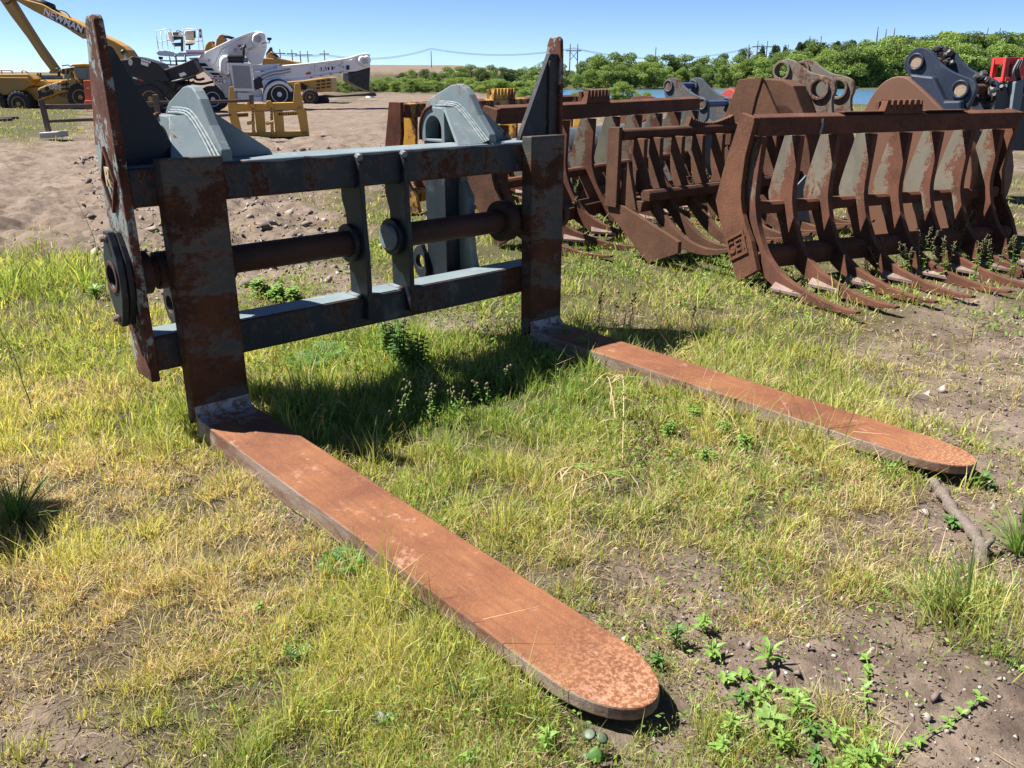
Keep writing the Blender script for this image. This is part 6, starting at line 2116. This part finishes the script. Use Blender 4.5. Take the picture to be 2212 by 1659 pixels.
# tall thin stalks
stalk((70, 890), "tall thin bare-topped stalk at the left edge of the grass", .55, 14, (-.10, .02), .03, .004, ML_b)
stalk((215, 560), "tall wispy weed left of the near plate", .6, 18, (-.15, .0), .06, .005, ML_d, None)
for k, (q, h_) in enumerate((((1292, 700), .36), ((1362, 700), .34), ((1490, 735), .30), ((1325, 690), .22))):
    stalk(q, ["dark sprig weed in the sunny grass right of the far fork's post, leftmost", "dark sprig weed right of the far fork's post, tallest of the middle pair", "dark sprig weed at the end of the post's shadow",
              "small dark sprig between the two taller ones by the post"][k], h_, 16, (.02, 0), .035, .007, ML_b, 10, "sprig_weed")
for k, q in enumerate(((960, 870), (905, 880), (1000, 850), (1045, 865), (930, 905), (860, 915), (820, 930), (1080, 840), (700, 965), (985, 900))):
    stalk(q, "stem with round brown seed heads in the grass between the forks", .17 + .05 * (k % 3), 9, (random.uniform(-.04, .04), 0), .03, .006, ML_g, 3, "seed_head_weed", "seed head stems between the forks", 3, .010)
for k, q in enumerate(((2010, 590), (2040, 610), (2060, 570), (2120, 560), (2140, 600), (1985, 600), (2165, 565), (1950, 610), (2185, 600), (1900, 600), (1870, 590), (2100, 620))):
    stalk(q, "yellow-green flowering weed growing among the big rake's tines", .30 + .1 * (k % 3), 12, (random.uniform(-.06, .06), random.uniform(-.03, .03)), .05, .010, ML_g, 18, "flowering_weed", "flowering weeds at the big rake", 3, .007)
for k, q in enumerate(((1418, 548), (1436, 556), (1400, 540), (1455, 560))):
    stalk(q, "dry straw-coloured seed stalk in front of the low rake's shoe", .36, 6, (.05, 0), .04, .006, ML_s, 24, "dry_weed", "dry stalks before the low rake", 3, .008)
for k, q in enumerate(((1225, 470), (1240, 455), (1228, 500), (1500, 470), (1530, 455))):
    stalk(q, "pale green flowering stalk showing between the rakes' tines", .55, 12, (.04, 0), .06, .010, ML_g, 18, "flowering_weed", "flowering stalks behind the post", 3, .008)
tuft((2090, 1330), "big green grass tuft leaning left over the bare soil", 34, .40, .0055, solid_leaf("tuft_leaf", (.13, .20, .05)), (-.5, .25), .6)
tuft((2205, 1180), "green grass tuft cut by the right edge, above the bare soil", 26, .30, .006, ML_g, (-.4, .1), .8)
tuft((400, 905), "long yellow-green grass tuft at the foot of the near fork's post", 46, .30, .004, solid_leaf("yellow_tuft", (.24, .28, .07)), (-.1, -.1), .9)
tuft((350, 960), "dry grassy tuft left of the near fork's heel", 40, .24, .0035, solid_leaf("yellow_tuft_dry", (.28, .27, .09)), (-.15, -.15), 1.0)
tuft((30, 1120), "dark long grass tuft in shade at the left edge", 60, .34, .005, ML_d, (.2, 0), .9)
tuft((640, 900), "deep green grass tuft in the shade beside the near fork", 60, .26, .004, ML_d, (.1, 0), .9)
tuft((720, 915), "second deep green tuft in the shade, farther from the near fork", 60, .24, .004, ML_d, (.1, 0), .9)
tuft((1925, 1010), "green tuft under the far fork's tip", 40, .16, .004, ML_g, (0, -.2), 1.0)
# dry reed stems lying in the grass between the forks
for k, (a, b, z1) in enumerate((((1190, 1085), (1345, 1040), .10), ((1180, 1050), (1260, 1045), .12), ((1345, 1000), (1340, 880), .30), ((1300, 850), (1325, 990), .30))):
    A, B = gpt(a), gpt(b)
    t = thing("reed_stem", ["long pale dry reed stem lying in the grass between the forks, lowest of four", "short pale curved reed stem left of the longer one", "upright pale reed stem with a green blade on top", "thin pale reed stem rising behind the curved ones"][k], "reed", A)
    d = B - A
    pts = [Vector((0, 0, .03)), d * .35 + Vector((0, 0, z1 * .9)), d * .7 + Vector((0, 0, z1)), d + Vector((0, 0, z1 * .8))]
    MB().tube(smooth_line([tuple(p) for p in pts], 2), .0035, 6).obj("stem", ML_s, t, 0, 'all')
    m = MB()
    for j in range(7):
        s_ = pts[1 + j % 3]
        a_ = random.uniform(0, 6.28)
        leaf_shape(m, s_, (math.cos(a_), math.sin(a_), .2), random.uniform(.06, .15), .0035, 1.0, 4)
    o = m.obj("dry_leaves", ML_s, t, 0, 'all')
    o['kind'] = 'stuff'
    m = MB()
    for j in range(4):
        s_ = pts[2]
        a_ = random.uniform(-.6, .6)
        leaf_shape(m, s_, (math.cos(a_), math.sin(a_) * .6, .25), random.uniform(.10, .18), .004, .6, 4)
    o = m.obj("green_leaves", ML_g, t, 0, 'all')
    o['kind'] = 'stuff'
# creeping weeds on the bare soil
def creeper(qs, label, n=26, L=.035, wd=.009):
    P = [gpt(q) for q in qs]
    t = thing("creeping_weed", label, "weed", P[0])
    pts = smooth_line([tuple(p - P[0] + Vector((0, 0, .012))) for p in P], 2)
    m = MB().tube(pts, .0022, 5)
    for i in range(n):
        k = int((len(pts) - 1) * i / n)
        b = Vector(pts[k])
        d = (Vector(pts[k + 1]) - b).normalized()
        s_ = Vector((-d.y, d.x, 0))
        for sg in (-1, 1):
            if random.random() < .3: continue
            leaf_shape(m, b, s_ * sg * random.uniform(.4, 1) + d * random.uniform(-.8, .9) + Vector((0, 0, random.uniform(.1, 1.3))), L * random.uniform(.3, 1.15), wd * random.uniform(.45, 1.2), random.uniform(.3, 1.4), 3)
    o = m.obj("stem_and_leaves", ML_g, t, 0, 'all')
    o['kind'] = 'stuff'
creeper([(1790, 1650), (1880, 1625), (1970, 1590), (2050, 1550), (2100, 1515), (2120, 1490)], "long creeping green weed crossing the bare soil at bottom right", 40)
creeper([(1870, 1600), (1875, 1540), (1868, 1480), (1880, 1430), (1872, 1395)], "upright-running creeping weed on the bare soil above the long one", 26)
creeper([(2212, 1440), (2180, 1420), (2150, 1405)], "short creeping weed at the right edge of the bare soil", 12)
creeper([(1560, 1450), (1620, 1440), (1680, 1470), (1740, 1500)], "creeping weed right of the near fork's tip, above the broad pale weed", 24)
for k, q in enumerate(((1600, 1500), (1640, 1500), (1720, 1530), (1750, 1570), (1690, 1600), (1800, 1600), (1760, 1630), (1580, 1560), (1880, 1650), (1420, 1420), (1540, 1400), (1660, 1420))):
    rosette(q, "small green weed among others beside the bare soil, right of the near fork's tip", 8, .06 + .02 * (k % 3), .013, ML_g if k % 3 else ML_d, .5 + .3 * (k % 3), "broadleaf_weed", "weeds right of the near fork's tip")
# fallen branch
A, B = gpt((2014, 1042)), gpt((2138, 1208))
t = thing("fallen_branch", "weathered grey fallen branch lying below the far fork's tip", "branch", A)
d = B - A
s_ = Vector((-d.y, d.x, 0)).normalized()
pts = [d * f + s_ * k_ + Vector((0, 0, z_)) for f, k_, z_ in ((0, 0, .03), (.2, .012, .032), (.42, -.005, .034), (.55, .02, .028), (.75, .02, .035), (.9, -.005, .04), (.98, -.03, .035), (1.03, -.02, .02))]
M_br = rust_mat("branch_bark", (.075, .058, .048), (.17, .14, .12), (.28, .24, .21), 14, .95, .4, bumps=.8)
rr_ = []
pp_ = smooth_line([tuple(p) for p in pts], 2)
MB().tube(pp_, [.026 + .005 * math.sin(i * 1.7) + .003 * math.sin(i * 4.1) for i in range(len(pp_))], 9).obj("limb", M_br, t, 0, 'all')
k0 = pts[5]
MB().tube([k0, k0 + Vector((.05, .03, .03)), k0 + Vector((.07, .05, .035))], [.016, .012, .008], 7).obj("stub", M_br, t, 0, 'all')
# stones
for k, q in enumerate(((1835, 1470), (2120, 1470), (1612, 1325), (1985, 1500), (2035, 1330), (1700, 1440), (440, 1610))):
    p = gpt(q)
    o = MB().lathe([(.001, -.003), (.005, -.002), (.007, .001), (.005, .004), (.001, .005)], (0, 0, 0), (.2, .1, 1), 8).obj("pebble", M_conc, None, 0, 'all')
    o.location = p
    o.scale = (1, .7 + .1 * (k % 4), .8)
    o.rotation_euler = (0, 0, k)
    tag(o, "small pale pebble on the bare sandy soil", "pebble", "pebbles on the soil")
p = gpt((1995, 1530))
t = thing("dead_leaf", "curled white dead leaf on the bare soil", "leaf", p)
m = MB()
leaf_shape(m, (0, 0, .004), (1, -.3, .3), .035, .011, .8, 4)
m.obj("blade", ML_s, t, 0, 'all')
# added upright, unseen on the left, sized to throw shade into the corner
pS = G((30, 1125))
h_ = 1.0
t = thing("added_shadow_upright", "unseen steel upright added left of the view to cast a shadow", "steel upright", (pS.x - .66 * h_ - .02, pS.y + .13 * h_, 0), .1)
MB().box(-.05, .05, -.24, .24, .03, 1.22).obj("post", M_rake, t, .01)
MB().box(-.12, .12, -.3, .3, -.02, .029).obj("foot", M_rake, t, .008)
